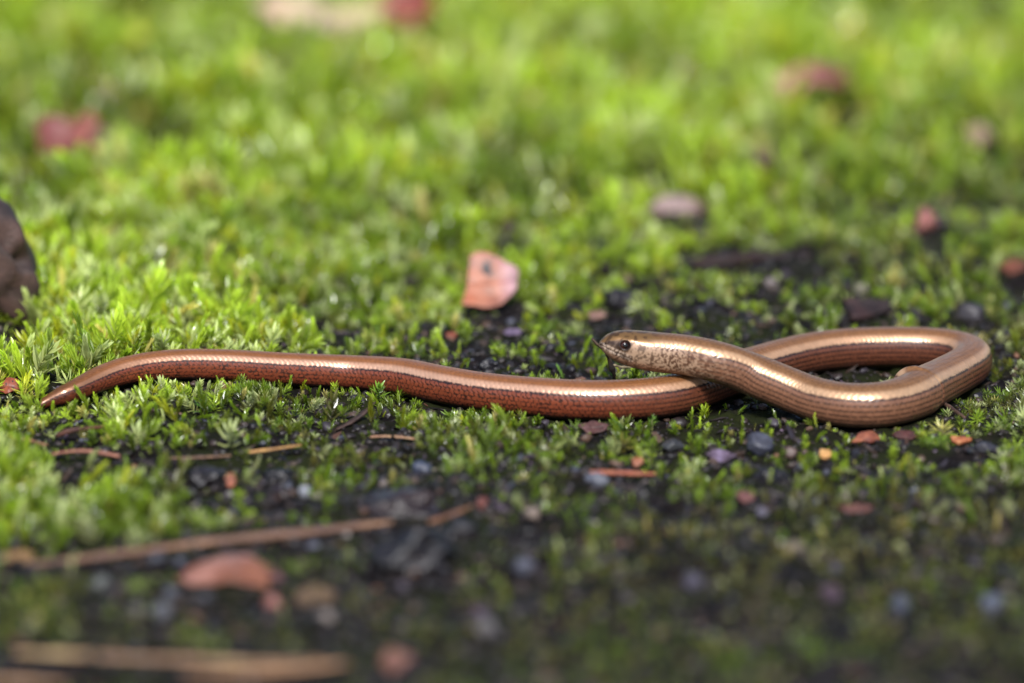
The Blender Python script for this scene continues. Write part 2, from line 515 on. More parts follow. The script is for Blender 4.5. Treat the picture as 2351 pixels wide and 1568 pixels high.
    f3 = noise3(np.stack([SS.ravel(), (TH * RR).ravel(), 0 * SS.ravel() + 7], 1), 0.012, 41).reshape(SS.shape)
    f4 = noise3(np.stack([SS.ravel() * 0.9, (TH * RR).ravel() * 1.1, 0 * SS.ravel() + 7], 1), 0.0018, 43).reshape(SS.shape)
    u01 = SS / LEN
    tailw = 1 - sstep(0.36, 0.46, u01)                 # rusty rear half
    forew = sstep(0.70, 0.82, u01)                     # greyer forebody
    midw = 1 - tailw - forew
    def mixc(c1, c2, w): return c1 * (1 - w[..., None]) + c2 * w[..., None]
    one = np.ones_like(SS)
    def con(*c): return np.ones(SS.shape + (3,)) * lin(*c)
    back = con(182, 116, 68) * tailw[..., None] + con(174, 120, 76) * midw[..., None] + con(166, 118, 76) * forew[..., None]
    flank = con(144, 70, 44) * tailw[..., None] + con(122, 70, 48) * midw[..., None] + con(152, 104, 78) * forew[..., None]
    belly = con(40, 26, 24) * tailw[..., None] + con(72, 50, 36) * midw[..., None] + con(112, 82, 62) * forew[..., None]
    dark = con(32, 18, 16)
    # dark speckle on the flanks, in ragged chevrons at the rear and in rows along the scales further forward
    rowline = np.exp(-((np.abs(fv) - 0.5) / 0.2) ** 2)
    spk_t = sstep(0.46, 0.60, 0.34 * f2 + 0.26 * f1 + 0.14 * hs + 0.26 * groove + 0.16 * rowline)
    rowline = np.exp(-((np.abs(fv) - 0.5) / 0.2) ** 2)
    spk_f = np.clip(rowline * sstep(0.16, 0.42, f1 * 0.7 + hs * 0.3) * 0.95 + 0.45 * groove * f1, 0, 1)
    pale = con(246, 196, 166) * tailw[..., None] + con(238, 188, 148) * midw[..., None] + con(240, 194, 152) * forew[..., None]  # pale dorsolateral band, lightened so its colour also carries the broad sky highlight
    pale_hl_band = sstep(30, 48, deg + 4 * (f3 - 0.5)) * (0.35 + 0.65 * sstep(0.03, 0.16, u01))
    flank = mixc(flank, dark, np.clip(spk_t * tailw * 0.88, 0, 1))
    flank = mixc(flank, dark, spk_f * (1.0 * midw + 0.8 * forew))
    belly = mixc(belly, con(20, 14, 14), spk_t * 0.7 * tailw + 0.3 * spk_f)
    spk_f = spk_f * (0.35 + 0.65 * (1 - sstep(0.5, 0.8, fu)))
    bk_rows = np.clip(rowline * sstep(0.3, 0.6, f1) * 0.6 + 0.5 * groove, 0, 1)
    back = mixc(back, con(112, 70, 38), bk_rows * (0.5 * tailw + 0.7 * midw + 0.85 * forew))
    back = mixc(back, pale, pale_hl_band * 0.8)
    back = back * (0.92 + 0.16 * hs[..., None])
    flank = flank * (0.85 + 0.3 * hs[..., None])
    flk_w = sstep(58, 61, deg + 3.0 * (f1 - 0.5) + 1.5 * (f2 - .5))
    bel_w = sstep(118, 142, deg + 14 * (f2 - 0.5))
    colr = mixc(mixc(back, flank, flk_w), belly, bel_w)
    line = np.exp(-((deg - 61.5 + 2.5 * (f1 - 0.5)) / (2.6 + 1.5 * f2)) ** 2) * sstep(0.25, 0.5, f1 + 0.25 * hs)
    colr = mixc(colr, con(26, 18, 22), np.clip(line * (0.95 * tailw + 0.95 * midw + 0.55 * forew), 0, 1))
    # a darker mid-back thread
    # head
    crown = con(150, 112, 68); face = con(200, 164, 134); darkf = con(54, 30, 18); lip = con(214, 186, 162); throat = con(176, 142, 120)
    hf = noise3(np.stack([SS.ravel(), (TH * RR).ravel(), 0 * SS.ravel() + 9], 1), 0.0006, 51).reshape(SS.shape)
    hg = noise3(np.stack([SS.ravel(), (TH * RR).ravel(), 0 * SS.ravel() + 9], 1), 0.0012, 53).reshape(SS.shape)
    crownc = mixc(crown, con(70, 46, 28), sstep(0.56, 0.70, hg) * 0.7)
    vein = 1 - sstep(0.0, 0.07, np.abs(hg - 0.5))
    mott = np.clip(sstep(0.48, 0.62, 0.3 * hf + 0.25 * hg + 0.45 * f1) + 0.6 * vein, 0, 1)
    facec = mixc(face, darkf, mott * 0.68)
    facec = mixc(facec, darkf, np.clip((1 - sstep(34, 78, hpx)) * sstep(50, 60, deg) * (1 - sstep(-11, -5, dm)), 0, 1) * (0.72 + 0.28 * hf))
    lipc = mixc(lip, darkf, np.clip(suture * 0.95 + 0.75 * sstep(0.50, 0.62, hf), 0, 1))
    thr = mixc(throat, con(92, 62, 46), sstep(0.55, 0.7, hf) * 0.7)
    hc = mixc(crownc, facec, sstep(52, 58, deg + 5 * (hf - 0.5)))
    hc = mixc(hc, lipc, lipw * (1 - sstep(6, 10, np.abs(dm))))
    hc = mixc(hc, thr, sstep(10, 22, dm))
    hc = mixc(hc, con(44, 26, 20), np.exp(-(dm / 0.9) ** 2) * mouthw * 0.8)
    hc = mixc(hc, con(24, 14, 12), np.exp(-(nr / 1.1) ** 2))
    hc = mixc(hc, con(30, 18, 16), (1 - sstep(1.0, 1.35, er)))
    # speckled neck fades into the striped forebody
    nk = mixc(colr, mixc(face, con(84, 48, 30), sstep(0.44, 0.56, 0.3 * hf + 0.7 * f1) * 0.9), sstep(58, 64, deg) * (1 - sstep(140, 330, hpx + 60 * (hg - .5))) * (1 - bel_w * 0.6))
    w = 1 - sstep(95, 150, hpx + 30 * (hg - 0.5))
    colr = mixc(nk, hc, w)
    colr *= (0.66 * (0.55 + 0.45 * sstep(0.015, 0.07, u01)))[..., None]
    glossy = np.clip(1 - flk_w, 0, 1) * 0.8 + 0.2 * bel_w + 0.4 * headw
    VV = V.reshape(-1, 3); CC = colr.reshape(-1, 3)
    idx = np.arange(NR * NA).reshape(NR, NA); nx = np.roll(idx, -1, 1)
    Fq = np.stack([idx[:-1], nx[:-1], nx[1:], idx[1:]], -1).reshape(-1, 4)
    # caps: collapse the first and last ring towards their middles
    tip = C[-1] + T[-1] * R[-1] * 0.35
    VV[(NR - 1) * NA:] = tip + (VV[(NR - 1) * NA:] - C[-1]) * 0.02
    VV[:NA] = C[0] + (VV[:NA] - C[0]) * 0.05
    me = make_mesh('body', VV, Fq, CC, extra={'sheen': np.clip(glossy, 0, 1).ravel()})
    # skin
    m, t, b, out = new_mat('worm_skin')
    at = t.nodes.new('ShaderNodeAttribute'); at.attribute_name = 'col'
    t.links.new(at.outputs['Color'], b.inputs['Base Color'])
    sh = t.nodes.new('ShaderNodeAttribute'); sh.attribute_name = 'sheen'
    for key, lo, hi in (('Roughness', 0.42, 0.40), ('Metallic', 0.05, 0.45)):
        q_ = t.nodes.new('ShaderNodeMapRange'); q_.inputs['To Min'].default_value = lo; q_.inputs['To Max'].default_value = hi
        t.links.new(sh.outputs['Fac'], q_.inputs['Value']); t.links.new(q_.outputs[0], b.inputs[key])
    b.inputs['Specular IOR Level'].default_value = 0.4
    b.inputs['Coat Weight'].default_value = 0.22
    b.inputs['Coat Roughness'].default_value = 0.09
    b.inputs['Coat IOR'].default_value = 1.5
    me.materials.append(m)
    body = link('body', me, root)
    # eyes
    m2, t2, b2, o2 = new_mat('eye_iris'); b2.inputs['Base Color'].default_value = (*lin(74, 30, 18), 1); b2.inputs['Roughness'].default_value = 0.12
    b2.inputs['Coat Weight'].default_value = 1; b2.inputs['Coat Roughness'].default_value = 0.02
    nn = t2.nodes.new('ShaderNodeTexNoise'); nn.inputs['Scale'].default_value = 2500
    rp = t2.nodes.new('ShaderNodeValToRGB'); rp.color_ramp.elements[0].color = (*lin(30, 14, 10), 1); rp.color_ramp.elements[1].color = (*lin(76, 34, 20), 1)
    t2.links.new(nn.outputs['Fac'], rp.inputs['Fac']); t2.links.new(rp.outputs['Color'], b2.inputs['Base Color'])
    m3, t3, b3, o3 = new_mat('eye_pupil'); b3.inputs['Base Color'].default_value = (0.004, 0.003, 0.003, 1); b3.inputs['Roughness'].default_value = 0.06
    ir = NR - 1 - np.argmin(np.abs(hpx[::-1, 0] - EYE_H))
    for sgn in (-1, 1):
        th_e = sgn * math.radians(EYE_D)
        r_e = R[ir] * 0.98
        n = side[ir] * math.sin(th_e) + up[ir] * math.cos(th_e)
        ctr = C[ir] + side[ir] * math.sin(th_e) * r_e * 0.97 + up[ir] * math.cos(th_e) * r_e - n * 0.00098
        bm = bmesh.new(); bmesh.ops.create_uvsphere(bm, u_segments=24, v_segments=16, radius=0.00145)
        for f in bm.faces: f.smooth = True
        e1 = bpy.data.meshes.new('eye'); bm.to_mesh(e1); bm.free(); e1.materials.append(m2)
        eo = link('eye', e1, root); eo.location = ctr
        zq = Vector(n).to_track_quat('Z', 'Y'); eo.rotation_euler = zq.to_euler()
        bm = bmesh.new(); bmesh.ops.create_uvsphere(bm, u_segments=20, v_segments=12, radius=0.00085)
        for vt in bm.verts: vt.co.z *= 0.35
        for f in bm.faces: f.smooth = True
        p1 = bpy.data.meshes.new('pupil'); bm.to_mesh(p1); bm.free(); p1.materials.append(m3)
        po = link('pupil', p1, eo); po.location = (0, 0, 0.00130)
    return root
build_worm()

# ------------------------------------------------------------------ builders for the litter
def ground_at(x, y):
    return float(ground_z(np.array([x]), np.array([y]))[0])

def face_palette(colors, p2, seed, scale):
    """blend a list of colours over a surface by noise"""
    n = len(colors); k = np.clip((fbm2(p2[:, 0], p2[:, 1], scale, seed, 3) - 0.25) * 2, 0, 0.999) * (n - 1)
    i = np.floor(k).astype(int); f = (k - i)[:, None]
    cs = np.array(colors)
    return cs[i] * (1 - f) + cs[np.minimum(i + 1, n - 1)] * f

def sheet(name, label, cat, px, py, w, h, colors, tilt=0, yaw=0, roll=0, shape='leaf', thick=0.4, curl=0.15, rough=0.08, seed=1, mat=None,
          outline=None, lift=0.0, group=None, spots=(), grad=None, clr=True, front=0.03):
    """a thin flake (leaf, bark, chip): outline in plan, bulged and creased, with thickness. w,h are its apparent pixels; (px,py) its nearest edge on the ground"""
    s = mpp(px, py)
    w = w * s
    l = h * s / max(0.2, math.sin(PITCH + math.radians(tilt)))
    r = np.random.default_rng(seed)
    N = 60
    ang = np.linspace(0, 2 * math.pi, N, endpoint=False)
    if outline is not None:
        o = np.array(outline, float); o = np.concatenate([o, o[:1]])
        dd = np.concatenate([[0], np.cumsum(np.linalg.norm(np.diff(o, axis=0), axis=1))])
        qq = np.linspace(0, dd[-1], N, endpoint=False)
        ox, oy = np.interp(qq, dd, o[:, 0]), np.interp(qq, dd, o[:, 1])
    elif w < 130 * s:                                    # small scraps are torn: an uneven polygon
        m_ = int(r.integers(7, 10)); a_ = np.sort((np.arange(m_) + r.uniform(-.3, .3, m_)) / m_ * 2 * math.pi); q_r = r.uniform(0.62, 1.12, m_)
        o = np.stack([np.cos(a_) * q_r, np.sin(a_) * q_r], 1); o = np.concatenate([o, o[:1]])
        dd = np.concatenate([[0], np.cumsum(np.linalg.norm(np.diff(o, axis=0), axis=1))]); qq = np.linspace(0, dd[-1], N, endpoint=False)
        ox, oy = np.interp(qq, dd, o[:, 0]), np.interp(qq, dd, o[:, 1])
    elif shape == 'leaf':
        ox = np.cos(ang); oy = np.sin(ang) * (1 - 0.35 * np.abs(np.cos(ang)) ** 2)
        ox = np.sign(ox) * np.abs(ox) ** 0.9
    else:
        ox = np.sign(np.cos(ang)) * np.abs(np.cos(ang)) ** 0.45; oy = np.sign(np.sin(ang)) * np.abs(np.sin(ang)) ** 0.45
    jit = 1 + rough * 2 * (noise2(np.cos(ang) * 3 + seed, np.sin(ang) * 3, 1.0, seed) - 0.5) + rough * (noise2(np.cos(ang) * 9 + seed, np.sin(ang) * 9, 1.0, seed + 1) - 0.5)
    ox, oy = ox * jit * w / 2, oy * jit * l / 2
    if outline is not None: pass
    K_ = 14
    V = [(0, 0)]
    for k in range(1, K_ + 1):
        f = k / K_
        V += list(zip(ox * f, oy * f))
    V = np.array(V)
    nx_, ny_ = V[:, 0] / (w / 2), V[:, 1] / (l / 2)
    big = max(w, l)
    z = curl * w * (nx_ ** 2 - 0.3) * 0.5 + 0.06 * big * (fbm2(V[:, 0], V[:, 1], big / 2.5, seed + 5, 2) - 0.5) * 2 - 0.02 * big * np.exp(-(ny_ / 0.09) ** 2) * (shape == 'leaf')
    z += curl * 0.3 * l * (ny_ ** 2)
    faces = [(0, 1 + i, 1 + (i + 1) % N) for i in range(N)]
    for k in range(K_ - 1):
        a0 = 1 + k * N; a1 = 1 + (k + 1) * N
        faces += [(a0 + i, a1 + i, a1 + (i + 1) % N, a0 + (i + 1) % N) for i in range(N)]
    c = face_palette([lin(*q_) for q_ in colors], V, seed, big / 3)
    if grad is not None:
        g_ = sstep(grad[1], grad[2], (nx_ if grad[0] == 'x' else ny_))[:, None]
        c = c * (1 - g_) + lin(*grad[3]) * g_
    for (sx, sy, sr, sc) in spots:
        q1 = (nx_ - sx) + 0.5 * (ny_ - sy); q2 = (ny_ - sy) - 0.5 * (nx_ - sx)
        w_ = 1 - sstep(0.45, 1.0, np.hypot(q1 / (sr * 0.75), q2 / (sr * 1.2)) + 0.5 * (noise2(V[:, 0], V[:, 1], big / 14, seed) - 0.5))
        c = c * (1 - w_[:, None]) + lin(*sc) * w_[:, None]
    if (mat or M_leaf) is M_leaf:                        # midrib, side veins and blotches
        vein = np.exp(-((nx_ + 0.1 * ny_) / 0.06) ** 2) + 0.6 * np.clip(1 - np.abs(((ny_ * 3 - np.abs(nx_) * 1.6) % 1.0) - 0.5) / 0.12, 0, 1)
        blot = sstep(0.6, 0.75, fbm2(V[:, 0] + seed, V[:, 1], big / 6, seed + 2, 3))
        c = c * (1 - 0.28 * np.clip(vein, 0, 1) - 0.4 * blot)[:, None]
        if w < 130 * s: c = 0.62 * c + 0.38 * lin(80, 60, 46)
        z = z + 0.006 * big * vein
    me = make_mesh(name, np.stack([V[:, 0], V[:, 1] + l / 2, z], 1), faces, c, True, mat or M_leaf)
    ob = link(name, me)
    sol = ob.modifiers.new('thickness', 'SOLIDIFY'); sol.thickness = thick * MM; sol.offset = 0
    p = P(px, py)
    ob.location = (p[0], p[1], ground_at(p[0], p[1]) + (0.0008 + lift * MM))
    ob.rotation_euler = Euler((math.radians(tilt), math.radians(roll), math.radians(yaw)))
    tag(ob, label, cat, group)
    if clr: clear(px, py, w / s * 1.15, front, min(l * math.cos(math.radians(tilt)), 0.05))
    return ob

ICO = {}
def ico(n):
    if n not in ICO:
        bm = bmesh.new(); bmesh.ops.create_icosphere(bm, subdivisions=n, radius=1.0)
        v = np.array([q_.co[:] for q_ in bm.verts]); f = [[q_.index for q_ in p_.verts] for p_ in bm.faces]; bm.free()
        ICO[n] = (v, np.array(f))
    return ICO[n]

def lump_mesh(name, dims, colors, seed, rough=0.18, n=4, mat=None, fine=0.06):
    v, f = ico(n)
    nz = noise3(v + seed * 3.1, 1.1, seed) - 0.5; nf = noise3(v + seed * 1.7, 0.35, seed + 3) - 0.5
    vv = v * (1 + rough * 2 * nz + fine * 2 * nf)[:, None] * np.array(dims)[None]
    r = np.random.default_rng(seed + 500)
    for k in range(11):                                  # knock flats onto it
        d = r.normal(size=3); d /= np.linalg.norm(d); lim = r.uniform(0.62, 0.86) * (1 if d[2] < .5 else 1.08)
        u = vv / np.array(dims); t_ = u @ d
        u = u - np.maximum(0, t_ - lim)[:, None] * 0.85 * d
        vv = u * np.array(dims)
    c = face_palette([lin(*q_) for q_ in colors], v[:, :2] + v[:, 2:], seed, 0.8)
    g_ = noise3(v + seed, 0.16, seed + 8)[:, None]
    if mat is M_clod:
        vv = vv * (1 + 0.3 * (noise3(v + seed * 2.2, 0.22, seed + 4) - 0.5) + 0.6 * (noise3(v + seed * 4.2, 0.5, seed + 6) - 0.5))[:, None]
        c = c * (0.6 + 0.8 * g_)
    else:
        c = (c * 0.66 + lin(88, 80, 76) * 0.34) * (0.7 + 0.6 * g_)
    return make_mesh(name, vv, f, c, True, mat or M_stone)

def lump(name, label, cat, px, py, w, h, colors, seed=1, rough=0.16, mat=None, fine=0.06, group=None, sink=0.25, n=4, yaw=0, clr=True, front=0.028, depth=None, roll=0):
    """pebble or clod: (px,py) is where its near foot meets the ground; w,h its apparent pixels"""
    s = mpp(px, py); dx = w * s / 2; dz = h * s / 2 / (1 - sink * 0.5)
    me = lump_mesh(name, (dx, depth * s / 2 if depth else max(dx * 0.8, dz), dz), colors, seed, rough, n, mat, fine)
    o = link(name, me)
    p = P(px, py)
    y = p[1] + max(dx * .8, dz) * 0.8
    o.location = (p[0], y, ground_at(p[0], y) + dz * (1 - 2 * sink))
    o.rotation_euler = (0, math.radians(roll), math.radians(yaw))
    tag(o, label, cat, group)
    if clr: clear(px, py, w * 1.2, front, 0.01)
    return o

def tube_mesh(name, line, radii, colors, seed=1, n=10, mat=None, knob=0.15, sub=6, flat=1.0):
    line = np.array(line, float); t_ = np.concatenate([[0], np.cumsum(np.linalg.norm(np.diff(line, axis=0), axis=1))])
    qn = max(12, len(line) * sub); qq = np.linspace(0, t_[-1], qn)
    C = np.stack([nat_spline(t_, line[:, k], qq) if len(line) > 2 else np.interp(qq, t_, line[:, k]) for k in range(3)], 1)
    Rr = np.interp(qq, t_, radii) * (1 + knob * 2 * (noise2(qq, 0 * qq, t_[-1] / 14, seed) - 0.5))
    T = np.gradient(C, axis=0); T /= np.linalg.norm(T, axis=1)[:, None] + 1e-12
    ref = np.array([0, 0, 1.0]) if abs(T[:, 2]).mean() < 0.8 else np.array([0, 1.0, 0])
    A = np.cross(T, ref); A /= np.linalg.norm(A, axis=1)[:, None]; B = np.cross(A, T)
    th = np.linspace(0, 2 * math.pi, n, endpoint=False)
    rr = Rr[:, None] * (1 + knob * (noise2(np.cos(th)[None] * 2 + qq[:, None] / t_[-1] * 20, np.sin(th)[None] * 2 + 0 * qq[:, None], 1.0, seed + 2) - 0.5))
    V = C[:, None] + A[:, None] * (np.cos(th)[None, :, None] * rr[..., None]) + B[:, None] * (np.sin(th)[None, :, None] * rr[..., None] * flat)
    idx = np.arange(qn * n).reshape(qn, n); nx_ = np.roll(idx, -1, 1)
    F_ = np.stack([idx[:-1], nx_[:-1], nx_[1:], idx[1:]], -1).reshape(-1, 4).tolist()
    F_.append(idx[0, ::-1].tolist()); F_.append(idx[-1].tolist())
    p2 = np.stack([np.repeat(qq, n), np.tile(th * 0.3 * t_[-1] / 10, qn)], 1)
    c = face_palette([lin(*q_) for q_ in colors], p2, seed, t_[-1] / 7)
    return make_mesh(name, V.reshape(-1, 3), F_, c, True, mat or M_wood)

def twig(name, label, cat, line, radii, colors, seed=1, knob=0.15, mat=None, lift=0.3, flat=1.0, clr=True, front=0.03, group=None, branches=()):
    """line: (px, py, height above ground in mm); radii in pixels"""
    def conv(ln):
        W_ = []
        for (px, py, z) in ln:
            p = P(px, py, z * MM)
            p = P(px, py, z * MM + cushion(p[0], p[1]))
            W_.append(p)
        return W_
    W_ = conv(line); s = mpp(line[0][0], line[0][1])
    base = np.array(W_[0])
    me = tube_mesh(name, np.array(W_) - base, np.array(radii) * s, colors, seed, 10, mat, knob, flat=flat)
    o = link(name, me); o.location = base
    for bl, br, bc in branches:
        b_ = conv(bl)
        link('side_shoot', tube_mesh('side_shoot', np.array(b_) - base, np.array(br) * s, bc, seed + 9, 8, mat, knob), o)
    tag(o, label, cat, group)
    if clr:
        for k in range(len(line) - 1):
            for f in np.linspace(0, 1, 8):
                clear(line[k][0] * (1 - f) + line[k + 1][0] * f, line[k][1] * (1 - f) + line[k + 1][1] * f, abs(line[k + 1][0] - line[k][0]) / 7 + 8, front, 0.004)
    return o

# ------------------------------------------------------------------ litter behind the worm
sheet('fallen_leaf', 'pinkish orange leaf fragment with a dark spot standing in the moss behind the worm', 'leaf', 1130, 716, 140, 136,
      [(200, 118, 84), (206, 134, 104), (182, 112, 88)], tilt=48, yaw=4, roll=-4, seed=3, curl=0.14, thick=0.35, lift=2,
      outline=[(-1, -.8), (-.75, -.2), (-.55, .88), (-.3, 1), (.1, .95), (.95, .35), (1, .2), (.88, -.35), (.3, -.85), (-.2, -.95), (-.6, -.85)], rough=0.01,
      spots=[(0.0, 0.4, 0.36, (30, 18, 22))], grad=('x', 0.1, 0.8, (198, 144, 150)), front=0.05)
sheet('fallen_leaf', 'pale cream and pink leaf lying far back at the top of the photo', 'leaf', 735, 150, 300, 100, [(240, 196, 168), (246, 218, 178), (236, 206, 170)],
      tilt=20, seed=5, curl=0.12, thick=0.8, lift=10, rough=0.03, outline=[(-1, .3), (-.6, .9), (-.1, .8), (.2, .2), (.6, .5), (1, .3), (.95, -.5), (.5, -1), (0, -.8), (-.5, -.9), (-.8, -.3)], grad=('x', -0.1, 0.9, (224, 204, 150)), front=0.02)
sheet('fallen_leaf', 'small dark red leaf at the very top edge of the photo', 'leaf', 930, 130, 136, 104, [(160, 62, 44), (140, 52, 38), (168, 78, 54)], tilt=45, seed=6, curl=0.3, thick=0.8, lift=12, front=0.02)
sheet('fallen_leaf', 'crimson leaf with a pink right half in the moss at far left', 'leaf', 140, 440, 150, 118, [(146, 60, 52), (128, 52, 48), (160, 84, 70)],
      tilt=40, yaw=-12, seed=8, curl=0.3, thick=0.7, lift=4, rough=0.03, outline=[(-1, .3), (-.7, .9), (0, .7), (.6, 1), (1, .5), (.6, -.1), (.2, -.3), (-.2, -1), (-.7, -.6)], grad=('x', 0.2, 0.7, (206, 132, 112)), front=0.03)
sheet('fallen_leaf', 'small dark maroon leaf just right of the crimson leaf', 'leaf', 240, 392, 104, 72, [(124, 42, 42), (98, 40, 40), (140, 58, 54)], tilt=35, yaw=10, seed=9, curl=0.2, thick=0.7, lift=4, front=0.05)
sheet('fallen_leaf', 'arched magenta pink leaf in the moss at upper right', 'leaf', 1878, 285, 230, 116, [(196, 100, 116), (176, 86, 96), (206, 148, 140)],
      tilt=30, yaw=14, seed=10, curl=-0.4, thick=0.8, lift=10, rough=0.03, outline=[(-1, -.6), (-.9, .1), (-.4, .5), (.2, .75), (.7, 1), (1, .7), (.9, 0), (.4, .1), (0, -.1), (-.4, -.5), (-.7, -1)], grad=('x', 0.2, 0.8, (134, 62, 56)), front=0.03)
sheet('fallen_leaf', 'pale pinkish leaf scrap in the moss near the right edge', 'leaf', 2240, 335, 78, 62, [(204, 164, 136), (186, 150, 116)], tilt=40, seed=11, thick=0.7, front=0.06)
sheet('curled_leaf', 'curled lilac grey dead leaf lying in the moss right of centre', 'leaf', 1555, 505, 144, 46, [(186, 152, 148), (160, 128, 124), (196, 168, 160)],
      tilt=22, seed=12, curl=-0.55, thick=0.6, grad=('x', 0.45, 0.9, (136, 92, 84)), front=0.05)
lump('leaf_bud', 'pink leaf bud with a dark right flank at the right of the photo', 'bud', 2128, 552, 54, 66, [(222, 140, 126), (206, 120, 110), (230, 160, 150)], seed=4, rough=0.22, front=0.045, mat=M_leaf)
lump('earth_clod', 'dark violet clod touching the right side of the pink bud', 'clod', 2160, 545, 30, 40, [(50, 40, 52), (70, 60, 74)], seed=31, rough=0.2, mat=M_clod, front=0.03)
sheet('bark_flake', 'dark plum coloured bark flake above the standing pink leaf', 'bark', 1160, 542, 66, 48, [(54, 34, 40), (70, 46, 52), (44, 28, 34)], tilt=35, seed=14, shape='chip', thick=1.2, mat=M_wood, front=0.05)
twig('dark_twig', 'long nearly black twig lying across the bare soil behind the raised head', 'twig', [(1560, 604, 2), (1640, 602, 3), (1720, 594, 3), (1790, 588, 3), (1860, 578, 2)], [9, 13, 13, 12, 7],
     [(40, 26, 24), (58, 38, 34), (30, 20, 20)], seed=3, knob=0.3, front=0.035)
lump('bark_chunk', 'large dark brown bark chunk cut off by the left edge', 'bark', -72, 812, 300, 320, [(66, 38, 28), (34, 24, 24), (88, 54, 40), (40, 28, 28)], seed=12, rough=0.36, fine=0.5, mat=M_wood, sink=0.12, n=5, front=0.035, depth=300, roll=-16)
sheet('leaf_scrap', 'reddish brown leaf scrap at the foot of the bark chunk', 'leaf', 12, 722, 56, 46, [(150, 72, 52), (112, 52, 42)], tilt=40, seed=17, thick=0.6, front=0.02)
sheet('leaf_scrap', 'dark maroon upright scrap near the top, right of the small dark red leaf', 'leaf', 1092, 135, 56, 62, [(96, 48, 42), (80, 42, 38)], tilt=50, seed=18, thick=0.8, front=0.05)
sheet('leaf_scrap', 'tan dead leaf strip beside the dark maroon scrap near the top', 'leaf', 1035, 150, 110, 44, [(150, 122, 76), (134, 104, 66)], tilt=24, yaw=20, seed=19, thick=0.7, front=0.05)
sheet('leaf_scrap', 'rusty orange leaf scrap at the right edge behind the loop', 'leaf', 2330, 640, 66, 44, [(160, 86, 56), (126, 66, 48)], tilt=25, seed=20, thick=0.6, front=0.03)
lump('pebble', 'dull pink pebble in the moss above the curled lilac leaf', 'pebble', 1622, 432, 40, 34, [(178, 136, 112), (160, 120, 98)], seed=41, front=0.05)
sheet('leaf_scrap', 'dusky brown leaf scrap in the moss below the magenta leaf', 'leaf', 1750, 388, 66, 42, [(134, 92, 72), (112, 74, 62)], tilt=35, seed=21, thick=0.6, front=0.045)
lump('earth_clod', 'small black clod resting just behind the middle of the worm', 'clod', 1127, 858, 46, 30, [(30, 26, 34), (52, 46, 56), (24, 20, 26)], seed=22, rough=0.25, fine=0.16, mat=M_clod, front=0.012)
lump('earth_clod', 'dark purple clod on bare soil behind the snout', 'clod', 1418, 712, 78, 62, [(62, 48, 56), (40, 30, 36), (84, 66, 72)], seed=23, rough=0.25, fine=0.14, mat=M_clod, front=0.03)
sheet('bark_flake', 'black brown bark flake lying behind the far arm of the loop', 'bark', 1990, 742, 128, 52, [(46, 28, 28), (32, 20, 22), (66, 42, 40)], tilt=26, seed=24, shape='chip', rough=0.18, thick=2.0, mat=M_wood, front=0.025)
lump('pebble', 'slate coloured stone on the soil right of the loop', 'pebble', 2232, 742, 80, 44, [(72, 66, 80), (54, 50, 60)], seed=25, rough=0.2, front=0.025)
lump('pebble', 'pale grey pink pebble behind the neck', 'pebble', 1770, 678, 36, 30, [(190, 172, 168), (170, 150, 150)], seed=26, front=0.03)
lump('pebble', 'cream pebble behind the far arm of the loop', 'pebble', 1978, 672, 34, 26, [(196, 190, 158), (170, 164, 136)], seed=27, front=0.03)
lump('pebble', 'tiny deep blue stone in the moss right of the standing leaf', 'pebble', 1378, 594, 26, 26, [(46, 60, 92), (36, 46, 74)], seed=28, front=0.035)
sheet('leaf_scrap', 'pink buff leaf scrap on bare soil above the snout', 'leaf', 1370, 742, 46, 22, [(206, 160, 140), (180, 134, 118)], tilt=20, seed=29, thick=0.5, front=0.025)
sheet('leaf_scrap', 'rusty red leaf scrap on the soil between standing leaf and worm', 'leaf', 1037, 786, 30, 18, [(190, 98, 66), (160, 80, 56)], tilt=20, seed=30, thick=0.5, front=0.02)
sheet('bark_flake', 'lilac grey flake on the soil behind the middle of the worm', 'bark', 1178, 782, 52, 20, [(132, 112, 136), (104, 88, 110)], tilt=18, seed=33, shape='chip', thick=0.7, mat=M_wood, front=0.02)

# ------------------------------------------------------------------ litter round the worm
sheet('bud_scale', 'orange red bud scale with black specks beside the tail tip', 'bud', 18, 946, 52, 46, [(190, 86, 54), (206, 104, 70), (150, 60, 40)], tilt=45, yaw=-10, seed=35, curl=-0.4, thick=0.5,
      spots=[(-.3, .2, .16, (40, 22, 22)), (.2, .5, .13, (40, 22, 22)), (.35, -.1, .12, (52, 26, 24))], front=0.012)
twig('head_twig', 'thin dark forked twig pressed against the snout', 'twig', [(1417, 880, 1), (1409, 858, 6), (1399, 826, 11), (1391, 806, 15), (1376, 795, 18), (1359, 777, 20.5)], [6, 6, 5.5, 4, 3.4, 3.6],
     [(64, 48, 38), (92, 72, 54), (46, 36, 30)], seed=5, knob=0.35, clr=False,
     branches=[([(1408, 838, 9), (1430, 843, 8), (1450, 842, 8), (1468, 838, 8)], [3.5, 3, 3, 2], [(150, 136, 104), (120, 104, 78)])])
twig('dark_twig', 'dark tapered splinter leaning up in front of the worm left of centre', 'twig', [(772, 986, 0), (800, 972, 1.5), (835, 948, 4), (862, 922, 7)], [4, 8, 8, 1.5], [(48, 32, 28), (70, 48, 40), (34, 24, 24)], seed=6, flat=0.6, front=0.02)
twig('dark_twig', 'short brown twig poking out beneath the bend at right', 'twig', [(2166, 926, 2), (2190, 942, 1.5), (2216, 960, 1)], [5, 5.5, 4], [(96, 72, 58), (70, 50, 42)], seed=7, front=0.012)
sheet('leaf_scrap', 'thin pinkish brown leaf strip lying under the tail', 'leaf', 376, 900, 106, 13, [(150, 98, 78), (120, 76, 64)], tilt=6, yaw=4, seed=36, thick=0.4, clr=True, front=0.01)
